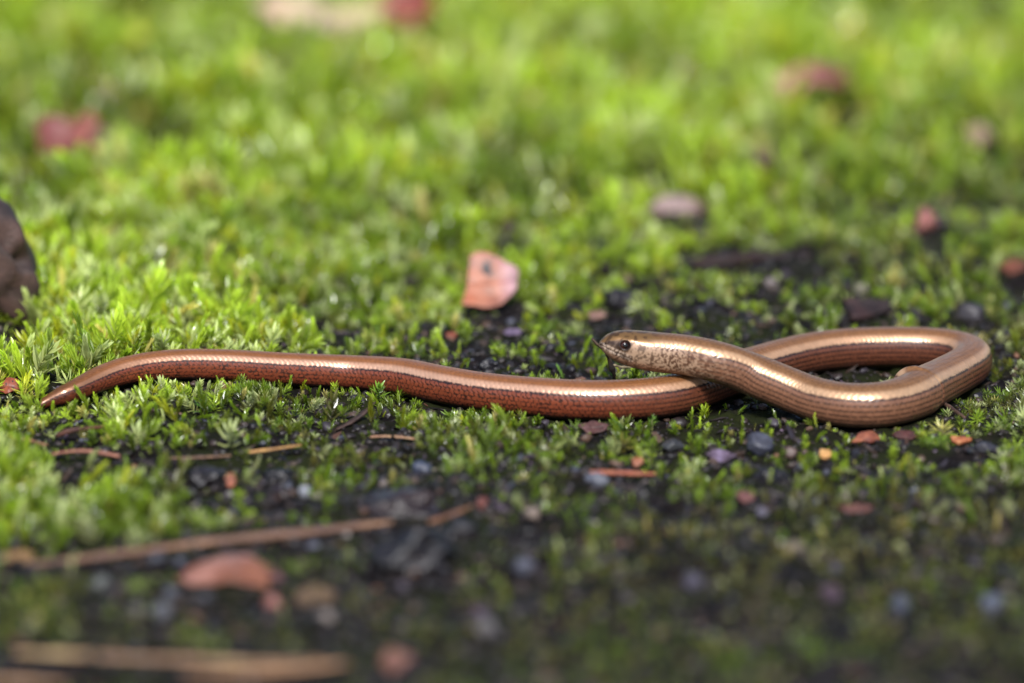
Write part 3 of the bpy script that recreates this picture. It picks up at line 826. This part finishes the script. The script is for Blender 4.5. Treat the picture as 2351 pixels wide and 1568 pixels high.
sheet('leaf_scrap', 'small red brown leaf scrap in the moss before the tail', 'leaf', 516, 922, 26, 26, [(150, 88, 58), (120, 66, 46)], tilt=45, yaw=20, seed=37, thick=0.4, front=0.012)
sheet('bark_flake', 'curved reddish bark flake below the near bend of the worm', 'bark', 1998, 1020, 82, 28, [(140, 72, 48), (110, 54, 42), (164, 96, 66)], tilt=24, yaw=18, seed=38, curl=-0.5, thick=1.0, mat=M_wood, front=0.02)
sheet('bark_flake', 'dark maroon bark flake just right of the curved reddish flake', 'bark', 2076, 1014, 66, 20, [(92, 46, 40), (70, 38, 36)], tilt=22, yaw=-8, seed=39, curl=-0.3, thick=1.0, mat=M_wood, front=0.02)
sheet('wood_chip', 'bright orange wood chip lying in front of the bend at right', 'wood chip', 2202, 1020, 56, 14, [(196, 120, 74), (170, 96, 60), (206, 140, 92)], tilt=10, yaw=-8, seed=40, shape='chip', curl=0, thick=1.4, mat=M_wood, front=0.025)
sheet('wood_chip', 'small tan wood chip below the near arm of the worm', 'wood chip', 1893, 1050, 38, 20, [(214, 168, 106), (208, 150, 90)], tilt=22, yaw=-18, seed=42, shape='chip', curl=0, thick=1.2, mat=M_wood, front=0.025)
lump('pebble', 'rounded blue grey pebble below the crossing of the worm', 'pebble', 1742, 1040, 70, 50, [(84, 92, 118), (66, 72, 94), (106, 112, 134)], seed=43, rough=0.18, front=0.025)
sheet('bark_flake', 'flat lilac flake left of the rounded blue grey pebble', 'bark', 1650, 1054, 66, 24, [(150, 132, 160), (110, 92, 112), (86, 70, 84)], tilt=14, yaw=-8, seed=44, shape='chip', thick=0.8, mat=M_wood, front=0.025)
twig('broken_stick', 'short flat orange brown stick in front of the worm', 'stick', [(1350, 1086, 1.2), (1400, 1085, 1.5), (1450, 1087, 1.5), (1505, 1088, 1)], [8, 9, 8, 4], [(190, 112, 84), (160, 88, 64), (204, 136, 104)], seed=8, flat=0.7, front=0.03)
lump('pebble', 'pale blue grey pebble just below the orange brown stick', 'pebble', 1368, 1130, 62, 36, [(150, 156, 178), (126, 132, 152), (176, 180, 194)], seed=45, rough=0.15, front=0.03)
sheet('leaf_scrap', 'tiny orange leaf scrap above the orange brown stick', 'leaf', 1463, 1074, 30, 24, [(206, 116, 66), (184, 96, 56)], tilt=40, seed=46, thick=0.5, front=0.02)
sheet('leaf_scrap', 'maroon pink leaf scrap in the moss under the middle of the worm', 'leaf', 1368, 1004, 72, 28, [(124, 76, 72), (96, 56, 56), (140, 96, 96)], tilt=20, yaw=6, seed=47, thick=0.6, front=0.02)
lump('pebble', 'round blue pebble in the moss left of centre', 'pebble', 968, 1078, 52, 42, [(82, 98, 132), (64, 78, 108)], seed=48, rough=0.12, front=0.025)
lump('pebble', 'grey blue stone half sunk beneath the worm right of the maroon scrap', 'pebble', 1545, 1028, 56, 30, [(86, 92, 98), (66, 70, 78)], seed=49, rough=0.18, front=0.02)
lump('pebble', 'white bead sized pebble on the dark soil left of centre', 'pebble', 699, 1146, 34, 28, [(226, 230, 240), (206, 210, 224)], seed=50, rough=0.08, front=0.03)
lump('pebble', 'tiny pale pebble beside the upright rusty chip', 'pebble', 527, 1128, 22, 18, [(196, 190, 186), (170, 160, 156)], seed=51, rough=0.1, front=0.02)
sheet('wood_chip', 'upright rusty wood chip on the dark soil at left', 'wood chip', 528, 1118, 24, 46, [(160, 92, 64), (130, 72, 52)], tilt=60, seed=52, shape='chip', curl=0, thick=1.0, mat=M_wood, front=0.02)
lump('earth_clod', 'broad brown clod lying on the bare soil in front of the worm', 'clod', 930, 1192, 190, 66, [(84, 60, 56), (60, 42, 42), (100, 74, 72)], seed=53, rough=0.2, fine=0.12, mat=M_clod, front=0.035, sink=0.3)
lump('earth_clod', 'black elongated clod at the front with a lilac sheen', 'clod', 950, 1312, 200, 74, [(46, 36, 42), (34, 26, 32), (62, 50, 58)], seed=54, rough=0.34, fine=0.25, mat=M_clod, front=0.04, yaw=24, sink=0.2)
lump('earth_clod', 'smaller black clod at the right end of the elongated one', 'clod', 1055, 1250, 84, 66, [(40, 32, 36), (56, 46, 52)], seed=55, rough=0.26, fine=0.12, mat=M_clod, front=0.03)
lump('pebble', 'small coral red stone right of the broad brown clod', 'pebble', 1106, 1180, 34, 28, [(190, 104, 84), (166, 84, 70)], seed=56, front=0.03)
twig('dry_stalk', 'long dry brown stalk lying across the front left', 'stalk', [(64, 1296, 1), (150, 1287, 1.2), (300, 1268, 2), (420, 1252, 2), (560, 1236, 2.2), (720, 1220, 2.2), (900, 1198, 1.5)], [7, 12, 14, 13, 14, 14, 9],
     [(150, 112, 84), (122, 92, 78), (172, 130, 98)], seed=9, flat=0.6, front=0.03)
sheet('leaf_scrap', 'tan leaf scrap at the left end of the long stalk', 'leaf', 46, 1300, 92, 30, [(196, 152, 92), (168, 128, 84)], tilt=14, yaw=6, seed=57, thick=0.5, front=0.03)
twig('dry_stalk', 'thin dry stalk behind the right end of the long one', 'stalk', [(985, 1200, 1), (1040, 1182, 1.5), (1085, 1162, 2)], [6, 7, 5], [(150, 106, 76), (122, 86, 68)], seed=10, front=0.02)
twig('dry_grass', 'broad straw coloured grass blade at the bottom left', 'dry grass', [(24, 1498, 2), (140, 1500, 2.5), (260, 1508, 2.5), (440, 1514, 2.5), (600, 1522, 2.5), (745, 1516, 2)], [9, 20, 14, 20, 16, 7], [(196, 156, 110), (166, 128, 100), (206, 174, 124)], seed=11, flat=0.25, front=0.03)
twig('dry_grass', 'slender straw blade below the broad one near the bottom', 'dry grass', [(400, 1550, 2), (520, 1545, 2.5), (640, 1538, 2.5), (800, 1522, 2)], [7, 16, 18, 10], [(198, 152, 112), (176, 132, 96)], seed=12, flat=0.3, front=0.03)
twig('dry_grass', 'straw blade cut off by the bottom left corner', 'dry grass', [(-60, 1562, 2), (40, 1564, 2.5), (150, 1572, 2)], [14, 16, 10], [(196, 152, 112), (176, 136, 100)], seed=13, flat=0.3, front=0.03)
sheet('dead_leaf', 'rolled pinkish brown dead leaf lying at the front left', 'leaf', 525, 1352, 262, 66, [(164, 104, 76), (140, 84, 62), (186, 132, 116)], tilt=14, yaw=-5, seed=58, curl=-0.3, thick=1.2, front=0.03, rough=0.05,
      outline=[(-1, -.1), (-.8, .35), (-.5, .5), (-.35, .95), (.2, 1), (.45, .6), (.95, .5), (1, .1), (.6, -.05), (.7, -.6), (.3, -.8), (-.2, -.9), (-.7, -.7)],
      grad=('x', 0.55, 0.95, (120, 92, 104)))
lump('leaf_bud', 'round pink bud under the right end of the rolled dead leaf', 'bud', 625, 1384, 46, 42, [(206, 132, 116), (190, 112, 98)], seed=59, mat=M_leaf, front=0.04)
twig('dry_stalk', 'reddish curved stalk on the moss at left below the tail', 'stalk', [(118, 1043, 2), (165, 1036, 3), (215, 1037, 3), (275, 1048, 2)], [4, 6, 7, 6], [(178, 124, 100), (150, 96, 80)], seed=14, flat=0.6, front=0.02)
twig('dry_stalk', 'straw yellow stalk in front of the worm left of centre', 'stalk', [(572, 1038, 1.5), (620, 1032, 2), (690, 1022, 1.5)], [6, 6, 4], [(206, 160, 96), (176, 130, 84)], seed=15, flat=0.6, front=0.02)
twig('dry_stalk', 'faint brown stalk left of the straw yellow one', 'stalk', [(390, 1052, 1), (460, 1050, 1.5), (530, 1046, 1)], [4, 5, 4], [(140, 108, 84), (120, 90, 72)], seed=16, flat=0.6, front=0.02)
twig('dry_stalk', 'thin buff stalk in the moss above the round blue pebble', 'stalk', [(850, 1003, 1.5), (900, 1002, 2), (952, 1008, 1.5)], [4, 5, 4], [(190, 150, 112), (160, 118, 92)], seed=17, flat=0.6, front=0.018)
twig('dry_stalk', 'hooked brown stalk in the moss near the left edge', 'stalk', [(22, 1022, 1.5), (36, 1010, 4), (60, 1010, 4), (90, 1018, 2), (110, 1022, 1)], [4, 5, 5, 5, 3], [(166, 118, 88), (130, 90, 70)], seed=18, front=0.02)
twig('dry_stalk', 'dark red brown stalk below the tail near the left edge', 'stalk', [(130, 1000, 2), (165, 988, 4), (200, 984, 3.5), (245, 978, 2)], [5, 6, 5, 3], [(120, 76, 58), (84, 54, 46)], seed=19, front=0.02)
# out of focus pebbles and scraps at the front right
FRONT = [('pebble', 'pale buff pebble in the dark moss below the pale blue grey pebble', 1222, 1208, 44, 34, [(206, 180, 160), (180, 154, 136)]),
         ('pebble', 'blurred blue grey pebble at lower centre', 1205, 1318, 56, 44, [(104, 110, 136), (86, 92, 116)]),
         ('pebble', 'blurred white pebble low in the photo left of centre', 1118, 1452, 60, 50, [(156, 150, 150), (132, 126, 128)]),
         ('pebble', 'blurred slate blue pebble at lower right', 2068, 1410, 50, 56, [(112, 120, 146), (92, 100, 126)]),
         ('pebble', 'blurred pale blue pebble near the right edge at the bottom', 2276, 1396, 56, 52, [(132, 142, 166), (112, 122, 146)]),
         ('pebble', 'blurred tan pebble right of the slope under the bend', 1828, 1284, 48, 34, [(190, 172, 140), (168, 150, 122)]),
         ('pebble', 'blurred violet grey pebble in the dark moss at bottom centre', 1590, 1360, 60, 44, [(98, 92, 116), (82, 76, 98)]),
         ('pebble', 'small sparkling lilac pebble below the lilac flake', 1750, 1186, 30, 24, [(176, 170, 190), (150, 144, 168)]),
         ('pebble', 'blurred grey pebble at the lower left under the dead leaf', 372, 1428, 48, 44, [(150, 150, 156), (126, 126, 136)]),
         ('pebble', 'greenish grey pebble left of the rolled dead leaf', 230, 1362, 60, 44, [(150, 156, 146), (126, 132, 124)]),
         ('pebble', 'dull blue pebble touching the lower edge of the rolled dead leaf', 392, 1370, 44, 34, [(120, 124, 140), (100, 104, 120)])]
for k, (nm, lb, px, py, w, h, cs) in enumerate(FRONT):
    lump(nm, lb, 'pebble', px, py, w, h, cs, seed=60 + k, rough=0.14, front=0.04)
sheet('leaf_scrap', 'coral pink leaf scrap in dark moss right of lower centre', 'leaf', 1968, 1178, 86, 20, [(150, 92, 82), (126, 76, 68)], tilt=16, yaw=12, seed=80, thick=0.7, front=0.035)
sheet('leaf_scrap', 'dull rose leaf scrap left of the coral pink one', 'leaf', 1716, 1150, 54, 24, [(170, 110, 104), (140, 86, 84)], tilt=16, seed=81, thick=0.7, front=0.03)
sheet('leaf_scrap', 'brown leaf scrap blurred beside the front clod', 'leaf', 735, 1395, 120, 46, [(150, 122, 84), (126, 100, 70)], tilt=14, yaw=18, seed=82, thick=0.8, front=0.04)
sheet('leaf_scrap', 'plum coloured scrap in the dark moss at lower right', 'leaf', 1910, 1382, 60, 36, [(92, 70, 92), (74, 56, 76)], tilt=20, seed=83, thick=0.8, front=0.04)
sheet('leaf_scrap', 'blurred dusty pink scrap near the bottom centre', 'leaf', 905, 1528, 90, 56, [(176, 120, 100), (150, 98, 84)], tilt=20, seed=84, thick=0.8, front=0.04)
lump('earth_clod', 'black clod on the soil right of the lilac flake', 'clod', 1770, 1100, 96, 44, [(38, 30, 34), (56, 44, 50)], seed=85, rough=0.26, fine=0.14, mat=M_clod, front=0.025)
lump('earth_clod', 'dark clod on bare soil at left below the broad gap', 'clod', 470, 1108, 90, 44, [(52, 40, 44), (38, 30, 34), (72, 58, 64)], seed=86, rough=0.26, fine=0.14, mat=M_clod, front=0.025)
lump('earth_clod', 'dark crumbly clod right of the white pebble', 'clod', 640, 1098, 80, 42, [(48, 38, 40), (36, 28, 32), (66, 54, 60)], seed=87, rough=0.26, fine=0.14, mat=M_clod, front=0.025)
lump('pebble', 'small navy stone at right in front of the bend', 'pebble', 2262, 1042, 52, 26, [(58, 60, 78), (46, 48, 64)], seed=88, rough=0.2, front=0.02)
lump('pebble', 'pinkish brown stone just right of the rounded blue grey pebble', 'pebble', 1816, 1046, 40, 30, [(150, 116, 106), (128, 96, 88)], seed=89, rough=0.18, front=0.02)

# ------------------------------------------------------------------ moss
def shoot(seed, n_leaf, spread0, spread1, llen, lwid, stem_h, bend=0.25, brown=0.3):
    """one moss shoot of height 1: curved stem with keeled pointed leaves in a spiral"""
    r = np.random.default_rng(seed)
    V, Fc, Cc = [], [], []
    bd = r.uniform(-bend, bend, 2)
    def stem(tt): return np.array([bd[0] * tt ** 2, bd[1] * tt ** 2, tt * stem_h])
    def dirn(tt):
        d = np.array([2 * bd[0] * tt, 2 * bd[1] * tt, stem_h]); return d / np.linalg.norm(d)
    base_c = np.array([0.36, 0.30, 0.18]); tip_c = np.array([1.3, 1.26, 1.35])  # brown older bases, darkened further as painted self-shade; tips paled for highlights
    ks = 5; ns = 4
    for k in range(ns):
        tt = k / (ns - 1); c = stem(tt)
        for j in range(3):
            a = j * 2.094; V.append(c + 0.018 * (1.2 - tt) * np.array([math.cos(a), math.sin(a), 0])); Cc.append(base_c)
    for k in range(ns - 1):
        for j in range(3):
            Fc.append((k * 3 + j, k * 3 + (j + 1) % 3, (k + 1) * 3 + (j + 1) % 3, (k + 1) * 3 + j))
    phi = r.uniform(0, 6)
    for i in range(n_leaf):
        tt = (i + 0.5) / n_leaf; tt = 0.12 + 0.88 * tt
        phi += 2.4 + r.normal(0, 0.15)
        d = dirn(tt); c = stem(tt)
        out = np.array([math.cos(phi), math.sin(phi), 0]); out -= d * out.dot(d); out /= np.linalg.norm(out)
        sp = math.radians(spread0 + (spread1 - spread0) * tt + r.normal(0, 6))
        l = llen * (0.75 + 0.5 * math.sin(math.pi * min(1, tt * 0.85 + 0.1))) * r.uniform(0.85, 1.15)
        w = lwid * r.uniform(0.85, 1.15)
        ax = d * math.cos(sp) + out * math.sin(sp)
        nrm = out * math.cos(sp) - d * math.sin(sp)
        sd_ = np.cross(ax, nrm)
        b0 = len(V)
        curve = r.uniform(-0.18, 0.28)
        for (f, ww) in ((0, 0.45), (0.38, 1.0), (0.72, 0.62)):
            p = c + ax * l * f + nrm * l * curve * f * f
            V.append(p + sd_ * w * ww * 0.5 - nrm * (-0.25) * w * ww); V.append(p); V.append(p - sd_ * w * ww * 0.5 + nrm * 0.25 * w * ww)
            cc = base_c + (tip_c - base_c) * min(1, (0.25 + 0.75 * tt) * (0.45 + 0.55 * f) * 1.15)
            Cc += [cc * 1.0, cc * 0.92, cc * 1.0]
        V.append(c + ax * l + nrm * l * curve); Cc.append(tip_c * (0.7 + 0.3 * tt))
        for k in range(2):
            a_ = b0 + 3 * k
            Fc += [(a_, a_ + 1, a_ + 4, a_ + 3), (a_ + 1, a_ + 2, a_ + 5, a_ + 4)]
        Fc += [(b0 + 6, b0 + 7, b0 + 9), (b0 + 7, b0 + 8, b0 + 9)]
    return np.array(V), Fc, np.array(Cc)

SHOOTS = []
for k in range(6): SHOOTS.append(shoot(100 + k, 22, 28, 6, 0.28, 0.085, 0.82, 0.3))       # spear shaped
for k in range(3): SHOOTS.append(shoot(200 + k, 17, 60, 26, 0.36, 0.10, 0.7, 0.25))        # open
for k in range(3): SHOOTS.append(shoot(300 + k, 16, 75, 45, 0.55, 0.085, 0.5, 0.1))       # star
for k in range(2): SHOOTS.append(shoot(400 + k, 12, 52, 25, 0.42, 0.13, 0.6, 0.2))          # small leafy tuft

def hidden_collection(name, meshes):
    c = bpy.data.collections.new(name)
    for i, me in enumerate(meshes):
        c.objects.link(bpy.data.objects.new('%s_%02d' % (name, i), me))
    return c

def scatter(name, coll, pos, rot, scl, idx, tint):
    me = bpy.data.meshes.new(name)
    n = len(pos)
    me.vertices.add(n); me.vertices.foreach_set('co', pos.astype(np.float32).ravel())
    for nm, ty, key, dat in (('rot', 'FLOAT_VECTOR', 'vector', rot), ('scl', 'FLOAT_VECTOR', 'vector', scl), ('pick', 'INT', 'value', idx)):
        a = me.attributes.new(nm, ty, 'POINT'); a.data.foreach_set(key, np.asarray(dat, np.int32 if ty == 'INT' else np.float32).ravel())
    a = me.attributes.new('tint', 'FLOAT_COLOR', 'POINT'); c = np.ones((n, 4), np.float32); c[:, :3] = tint; a.data.foreach_set('color', c.ravel())
    o = link(name, me)
    ng = bpy.data.node_groups.new(name, 'GeometryNodeTree')
    ng.interface.new_socket('Geometry', in_out='INPUT', socket_type='NodeSocketGeometry')
    ng.interface.new_socket('Geometry', in_out='OUTPUT', socket_type='NodeSocketGeometry')
    N = ng.nodes; gi = N.new('NodeGroupInput'); go = N.new('NodeGroupOutput')
    ci = N.new('GeometryNodeCollectionInfo'); ci.inputs['Collection'].default_value = coll
    ci.inputs['Separate Children'].default_value = True; ci.inputs['Reset Children'].default_value = True
    ip = N.new('GeometryNodeInstanceOnPoints'); ip.inputs['Pick Instance'].default_value = True
    def named(nm, ty):
        x = N.new('GeometryNodeInputNamedAttribute'); x.data_type = ty; x.inputs['Name'].default_value = nm
        return [s for s in x.outputs if s.enabled and s.name == 'Attribute'][0]
    ng.links.new(gi.outputs[0], ip.inputs['Points'])
    ng.links.new(ci.outputs[0], ip.inputs['Instance'])
    ng.links.new(named('pick', 'INT'), ip.inputs['Instance Index'])
    er = N.new('FunctionNodeEulerToRotation'); ng.links.new(named('rot', 'FLOAT_VECTOR'), er.inputs[0])
    ng.links.new(er.outputs[0], ip.inputs['Rotation'])
    ng.links.new(named('scl', 'FLOAT_VECTOR'), ip.inputs['Scale'])
    ng.links.new(ip.outputs[0], go.inputs[0])
    md = o.modifiers.new('scatter', 'NODES'); md.node_group = ng
    o['kind'] = 'stuff'
    return o

CL = np.array(CLEAR)
def clearing(x, y):
    """0 where something lies, 1 in the open"""
    out = np.ones(len(x))
    for (cx, cy, hw, fr, bk) in CL:
        near = np.abs(x - cx) < hw * 1.4
        if not near.any(): continue
        dy = y[near] - cy
        d = np.sqrt((np.abs(x[near] - cx) / hw) ** 2 + np.where(dy < 0, -dy / fr, dy / bk) ** 2)
        out[near] = np.minimum(out[near], sstep(0.75, 1.2, d))
    return out

def jittered(x0, x1, y0, y1, step, r):
    xs = np.arange(x0, x1, step); ys = np.arange(y0, y1, step)
    A, B = np.meshgrid(xs, ys)
    A = A + r.uniform(-.5, .5, A.shape) * step; B = B + r.uniform(-.5, .5, B.shape) * step
    return A.ravel(), B.ravel()

def moss_colour(lime, r, n, x, y):
    dull = lin(116, 117, 52); mid = lin(112, 144, 32); bright = lin(188, 218, 62); pale = lin(222, 232, 164)
    v = np.clip(lime + r.normal(0, 0.16, n) + 0.55 * (noise2(x, y, 0.02, 77) - 0.5) + 0.7 * (noise2(x, y, 0.06, 78) - 0.5), 0, 1.15)
    c = np.where((v < .5)[:, None], dull + (mid - dull) * (v / .5)[:, None], mid + (bright - mid) * np.clip((v - .5) / .5, 0, 1)[:, None])
    pl = (r.random(n) < 0.32 * lime)[:, None]
    c = np.where(pl, c * 0.4 + pale * 0.6, c)
    c = c * r.uniform(0.75, 1.2, n)[:, None]
    ol = (r.random(n) < 0.17)[:, None]
    return np.where(ol, c * np.array([1.15, 0.92, 0.68]), c)

def moss_layer(name, x, y, r, kinds, hscale=1.0, dscale=1.0, patch=0.026):
    px, py = proj(x, y)
    de = table(DENS, px, py); hh = table(HGT, px, py) * MM; li = table(LIME, px, py)
    clump = fbm2(x, y, patch, 55, 3)
    prob = de * dscale * sstep(0.72 - 0.42 * de, 0.86 - 0.42 * de, clump + 0.04)
    cl = clearing(x, y)
    keep = r.random(len(x)) < prob * (0.3 + 0.7 * cl)
    x, y, hh, li, cl, clump, de = [a[keep] for a in (x, y, hh, li, cl, clump, de)]
    d, i = body_dist(x, y)
    br, bz = BR[i], BZ[i]
    under = d < br * 0.8
    raised = (bz - br) > 0.004
    keep = ~under | (raised & (d > 0))
    x, y, hh, li, cl, clump, de, d, i = [a[keep] for a in (x, y, hh, li, cl, clump, de, d, i)]
    n = len(x)
    h = hh * (0.15 + 1.75 * clump) * (0.6 + 1.3 * r.random(n) ** 2) * hscale
    h *= 0.3 + 0.7 * cl
    infront = (y < BY[i] + 0.001) & (d < 0.05)
    lim = 0.0042 + 0.22 * np.maximum(0, d - BR[i])
    h = np.where(infront, np.minimum(h, lim * r.uniform(0.75, 1.25, n)), h)
    # inside the loop stays low
    px, py = proj(x, y)
    z = ground_z(x, y) - 0.08 * h
    rz = r.uniform(0, 2 * math.pi, n)
    tl = np.abs(r.normal(0, 0.45, n)); lay = r.random(n) < 0.16; tl = np.where(lay, r.uniform(0.8, 1.3, n), tl)
    ta = r.uniform(0, 2 * math.pi, n)
    rot = np.stack([tl * np.cos(ta), tl * np.sin(ta), rz], 1)
    fat = r.uniform(0.7, 1.15, n)
    scl = np.stack([h * fat, h * fat, h], 1)
    star = (px > 2080) & (py > 860) & (py < 1080)
    idx = r.choice(kinds, n)
    idx = np.where(star, r.choice([9, 10, 11], n), idx)
    tint = moss_colour(li, r, n, x, y)
    o = scatter(name, MOSS, np.stack([x, y, z], 1), rot, scl, idx, tint)
    return o, n

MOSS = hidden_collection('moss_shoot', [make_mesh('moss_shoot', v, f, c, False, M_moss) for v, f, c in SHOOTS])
r1 = np.random.default_rng(11)
x, y = jittered(-0.36, 0.36, -0.42, 1.0, 0.0043, r1)
o1, k1 = moss_layer('moss', x, y, r1, [0, 1, 2, 3, 4, 5, 6, 7, 8])
r2 = np.random.default_rng(12)
x, y = jittered(-0.24, 0.24, -0.42, 0.26, 0.0023, r2)
o2, k2 = moss_layer('low_moss', x, y, r2, [6, 7, 8, 9, 10, 12, 13, 3], hscale=0.62, dscale=0.95, patch=0.011)
r3 = np.random.default_rng(13)
x, y = jittered(-1.6, 1.6, -1.3, 3.0, 0.014, r3)
k = (np.abs(x) > 0.36) | (y < -0.42) | (y > 1.0)
o3, k3 = moss_layer('outer_moss', x[k], y[k], r3, [0, 1, 2, 3, 4, 5, 6, 7, 8], hscale=1.5)
print('moss', k1, k2, k3)

# ------------------------------------------------------------------ crumbs of soil, grit and litter too small to pick apart
cm = []
for k in range(8):
    v, f = ico(2)
    nz = noise3(v + k * 5.3, 0.9, 70 + k) - 0.5
    vv = v * (1 + 0.9 * nz)[:, None] * np.array([1, 0.85, 0.65])
    cm.append(make_mesh('crumb', vv, f, np.ones((len(v), 3)), k % 2 == 0, M_crumb))
for k in range(3):                                    # flakes and needles
    v, f = ico(1)
    cm.append(make_mesh('crumb', v * np.array([2.6, 0.7, 0.25]) * (1 + 0.4 * (noise3(v + k, 0.7, 90 + k) - 0.5))[:, None], f, np.ones((len(v), 3)), False, M_crumb))
CRUMB = hidden_collection('soil_crumb', cm)
r4 = np.random.default_rng(14)
x, y = jittered(-0.24, 0.24, -0.32, 0.35, 0.0026, r4)
px, py = proj(x, y)
de = table(DENS, px, py)
keep = r4.random(len(x)) < (1.05 - 0.75 * de)
x, y = x[keep], y[keep]
d, i = body_dist(x, y); keep = d > BR[i] * 0.75; x, y, d, i = x[keep], y[keep], d[keep], i[keep]
n = len(x)
sz = 0.0005 + 0.0010 * r4.random(n) ** 3 * 1.6 + (r4.random(n) < 0.03) * 0.0007
pal = np.array([lin(34, 28, 30), lin(46, 38, 38), lin(62, 50, 48), lin(70, 64, 76), lin(92, 72, 62), lin(120, 92, 74), lin(96, 100, 116), lin(150, 104, 80), lin(176, 160, 150), lin(104, 84, 104)])
pal = 0.6 * pal + 0.4 * lin(52, 44, 40)
tint = pal[r4.choice(len(pal), n, p=[.32, .25, .16, .07, .07, .04, .03, .02, .01, .03])] * (0.25 + 0.8 * r4.random(n) ** 1.6)[:, None]
idx = r4.choice(11, n, p=[.1] * 8 + [.2 / 3] * 3)
o4 = scatter('soil_crumbs', CRUMB, np.stack([x, y, ground_z(x, y) + 0.15 * sz], 1), np.stack([r4.normal(0, .3, n), r4.normal(0, .3, n), r4.uniform(0, 6.28, n)], 1), np.repeat(sz[:, None], 3, 1), idx, tint)

# ------------------------------------------------------------------ single moss sprigs that stand out in the photograph
SPRIG = [make_mesh('moss_sprig', v, f, c, False, M_sprig) for v, f, c in SHOOTS]
def sprig(label, px, py, h, kind, tilt=(0, 0), c=(150, 180, 52), fat=1.1, group=None):
    s = mpp(px, py); p = P(px, py)
    for _ in range(3):
        z = ground_at(p[0], p[1]); p = P(px, py, z)
    o = link('moss_sprig', SPRIG[kind])
    o.location = (p[0], p[1], z - 0.0003)
    o.scale = (h * s * fat, h * s * fat, h * s)
    o.rotation_euler = (math.radians(tilt[1]), math.radians(tilt[0]), px * 0.7)
    o.rotation_mode = 'XYZ'
    o.color = (*lin(*c), 1)
    tag(o, label, 'moss', group)
sprig('small green moss sprig with open leaves in front of the worm left of centre', 868, 925, 62, 6, (2, 0), (120, 160, 48), 1.2)
sprig('lime moss sprig leaning right against the underside of the worm', 1236, 985, 60, 4, (22, 0), (130, 160, 48), 1.2)
sprig('slim bright moss blade crossing the tail in front', 203, 945, 78, 1, (12, 0), (150, 180, 56), 0.7)
sprig('pale moss spear rising beside the tail tip', 165, 960, 56, 2, (-6, 0), (156, 186, 60))
sprig('tall pale moss plume standing behind the tail tip', 100, 880, 140, 3, (8, 0), (164, 190, 84), 0.8)
sprig('leafy moss sprig between the bud scale and the tail tip', 75, 955, 62, 7, (10, 0), (156, 180, 60))
sprig('pointed moss sprig below the lower bend of the rusty flank', 1490, 985, 40, 6, (14, 0), (110, 150, 60))
sprig('bluish green moss spear under the worm left of the crossing', 1432, 990, 40, 1, (18, 0), (104, 142, 76))
sprig('broad yellow green sprig under the crossing of the worm', 1618, 968, 46, 7, (8, 0), (150, 176, 44), 1.4)
sprig('lime moss sprig lying forward left of the dark splinter', 600, 985, 44, 2, (-30, 0), (150, 180, 52))
sprig('bright moss tuft before the tail where the flank turns dark', 640, 955, 42, 8, (0, 0), (140, 170, 56), 1.3)
sprig('bright leafy sprig in front of the arched tail', 375, 945, 52, 8, (-8, 0), (150, 176, 52), 1.3)
sprig('wet yellow sprig right of the bright leafy one', 410, 948, 50, 5, (10, 0), (160, 180, 60), 1.2)
sprig('green star shaped sprig at mid tail', 470, 950, 44, 9, (0, 0), (84, 140, 40), 1.2)
sprig('pale lime shoot in the foreground right of the orange stick', 1765, 1112, 40, 0, (-24, 0), (176, 196, 96))
sprig('short pale lime shoot below the rounded blue pebble', 1830, 1126, 42, 1, (-12, 0), (176, 196, 90))
sprig('yellow green shoot left of the flat lilac flake', 1560, 1065, 52, 1, (24, 0), (166, 184, 70))
sprig('upright yellow green shoot right of the maroon scrap', 1472, 1075, 60, 2, (4, 0), (150, 170, 56))
sprig('lime spear behind the far left of the worm body', 690, 800, 66, 2, (30, 0), (150, 180, 60), 0.8)
sprig('pale upright spear in the moss behind the middle of the tail', 562, 800, 76, 1, (6, 0), (170, 190, 90), 0.8)
sprig('slender green blade peeping over the lower body left of the twig', 1296, 876, 46, 1, (22, 0), (120, 166, 60), 0.7)
sprig('dark green blade beside the foot of the head twig', 1432, 884, 50, 1, (36, 0), (70, 120, 40), 0.6)
sprig('leafy green sprig hiding the very tip of the tail', 92, 962, 54, 6, (8, 0), (140, 170, 52))
sprig('narrow lime sprig leaning left before the thin tail end', 128, 968, 44, 3, (-14, 0), (150, 178, 56))
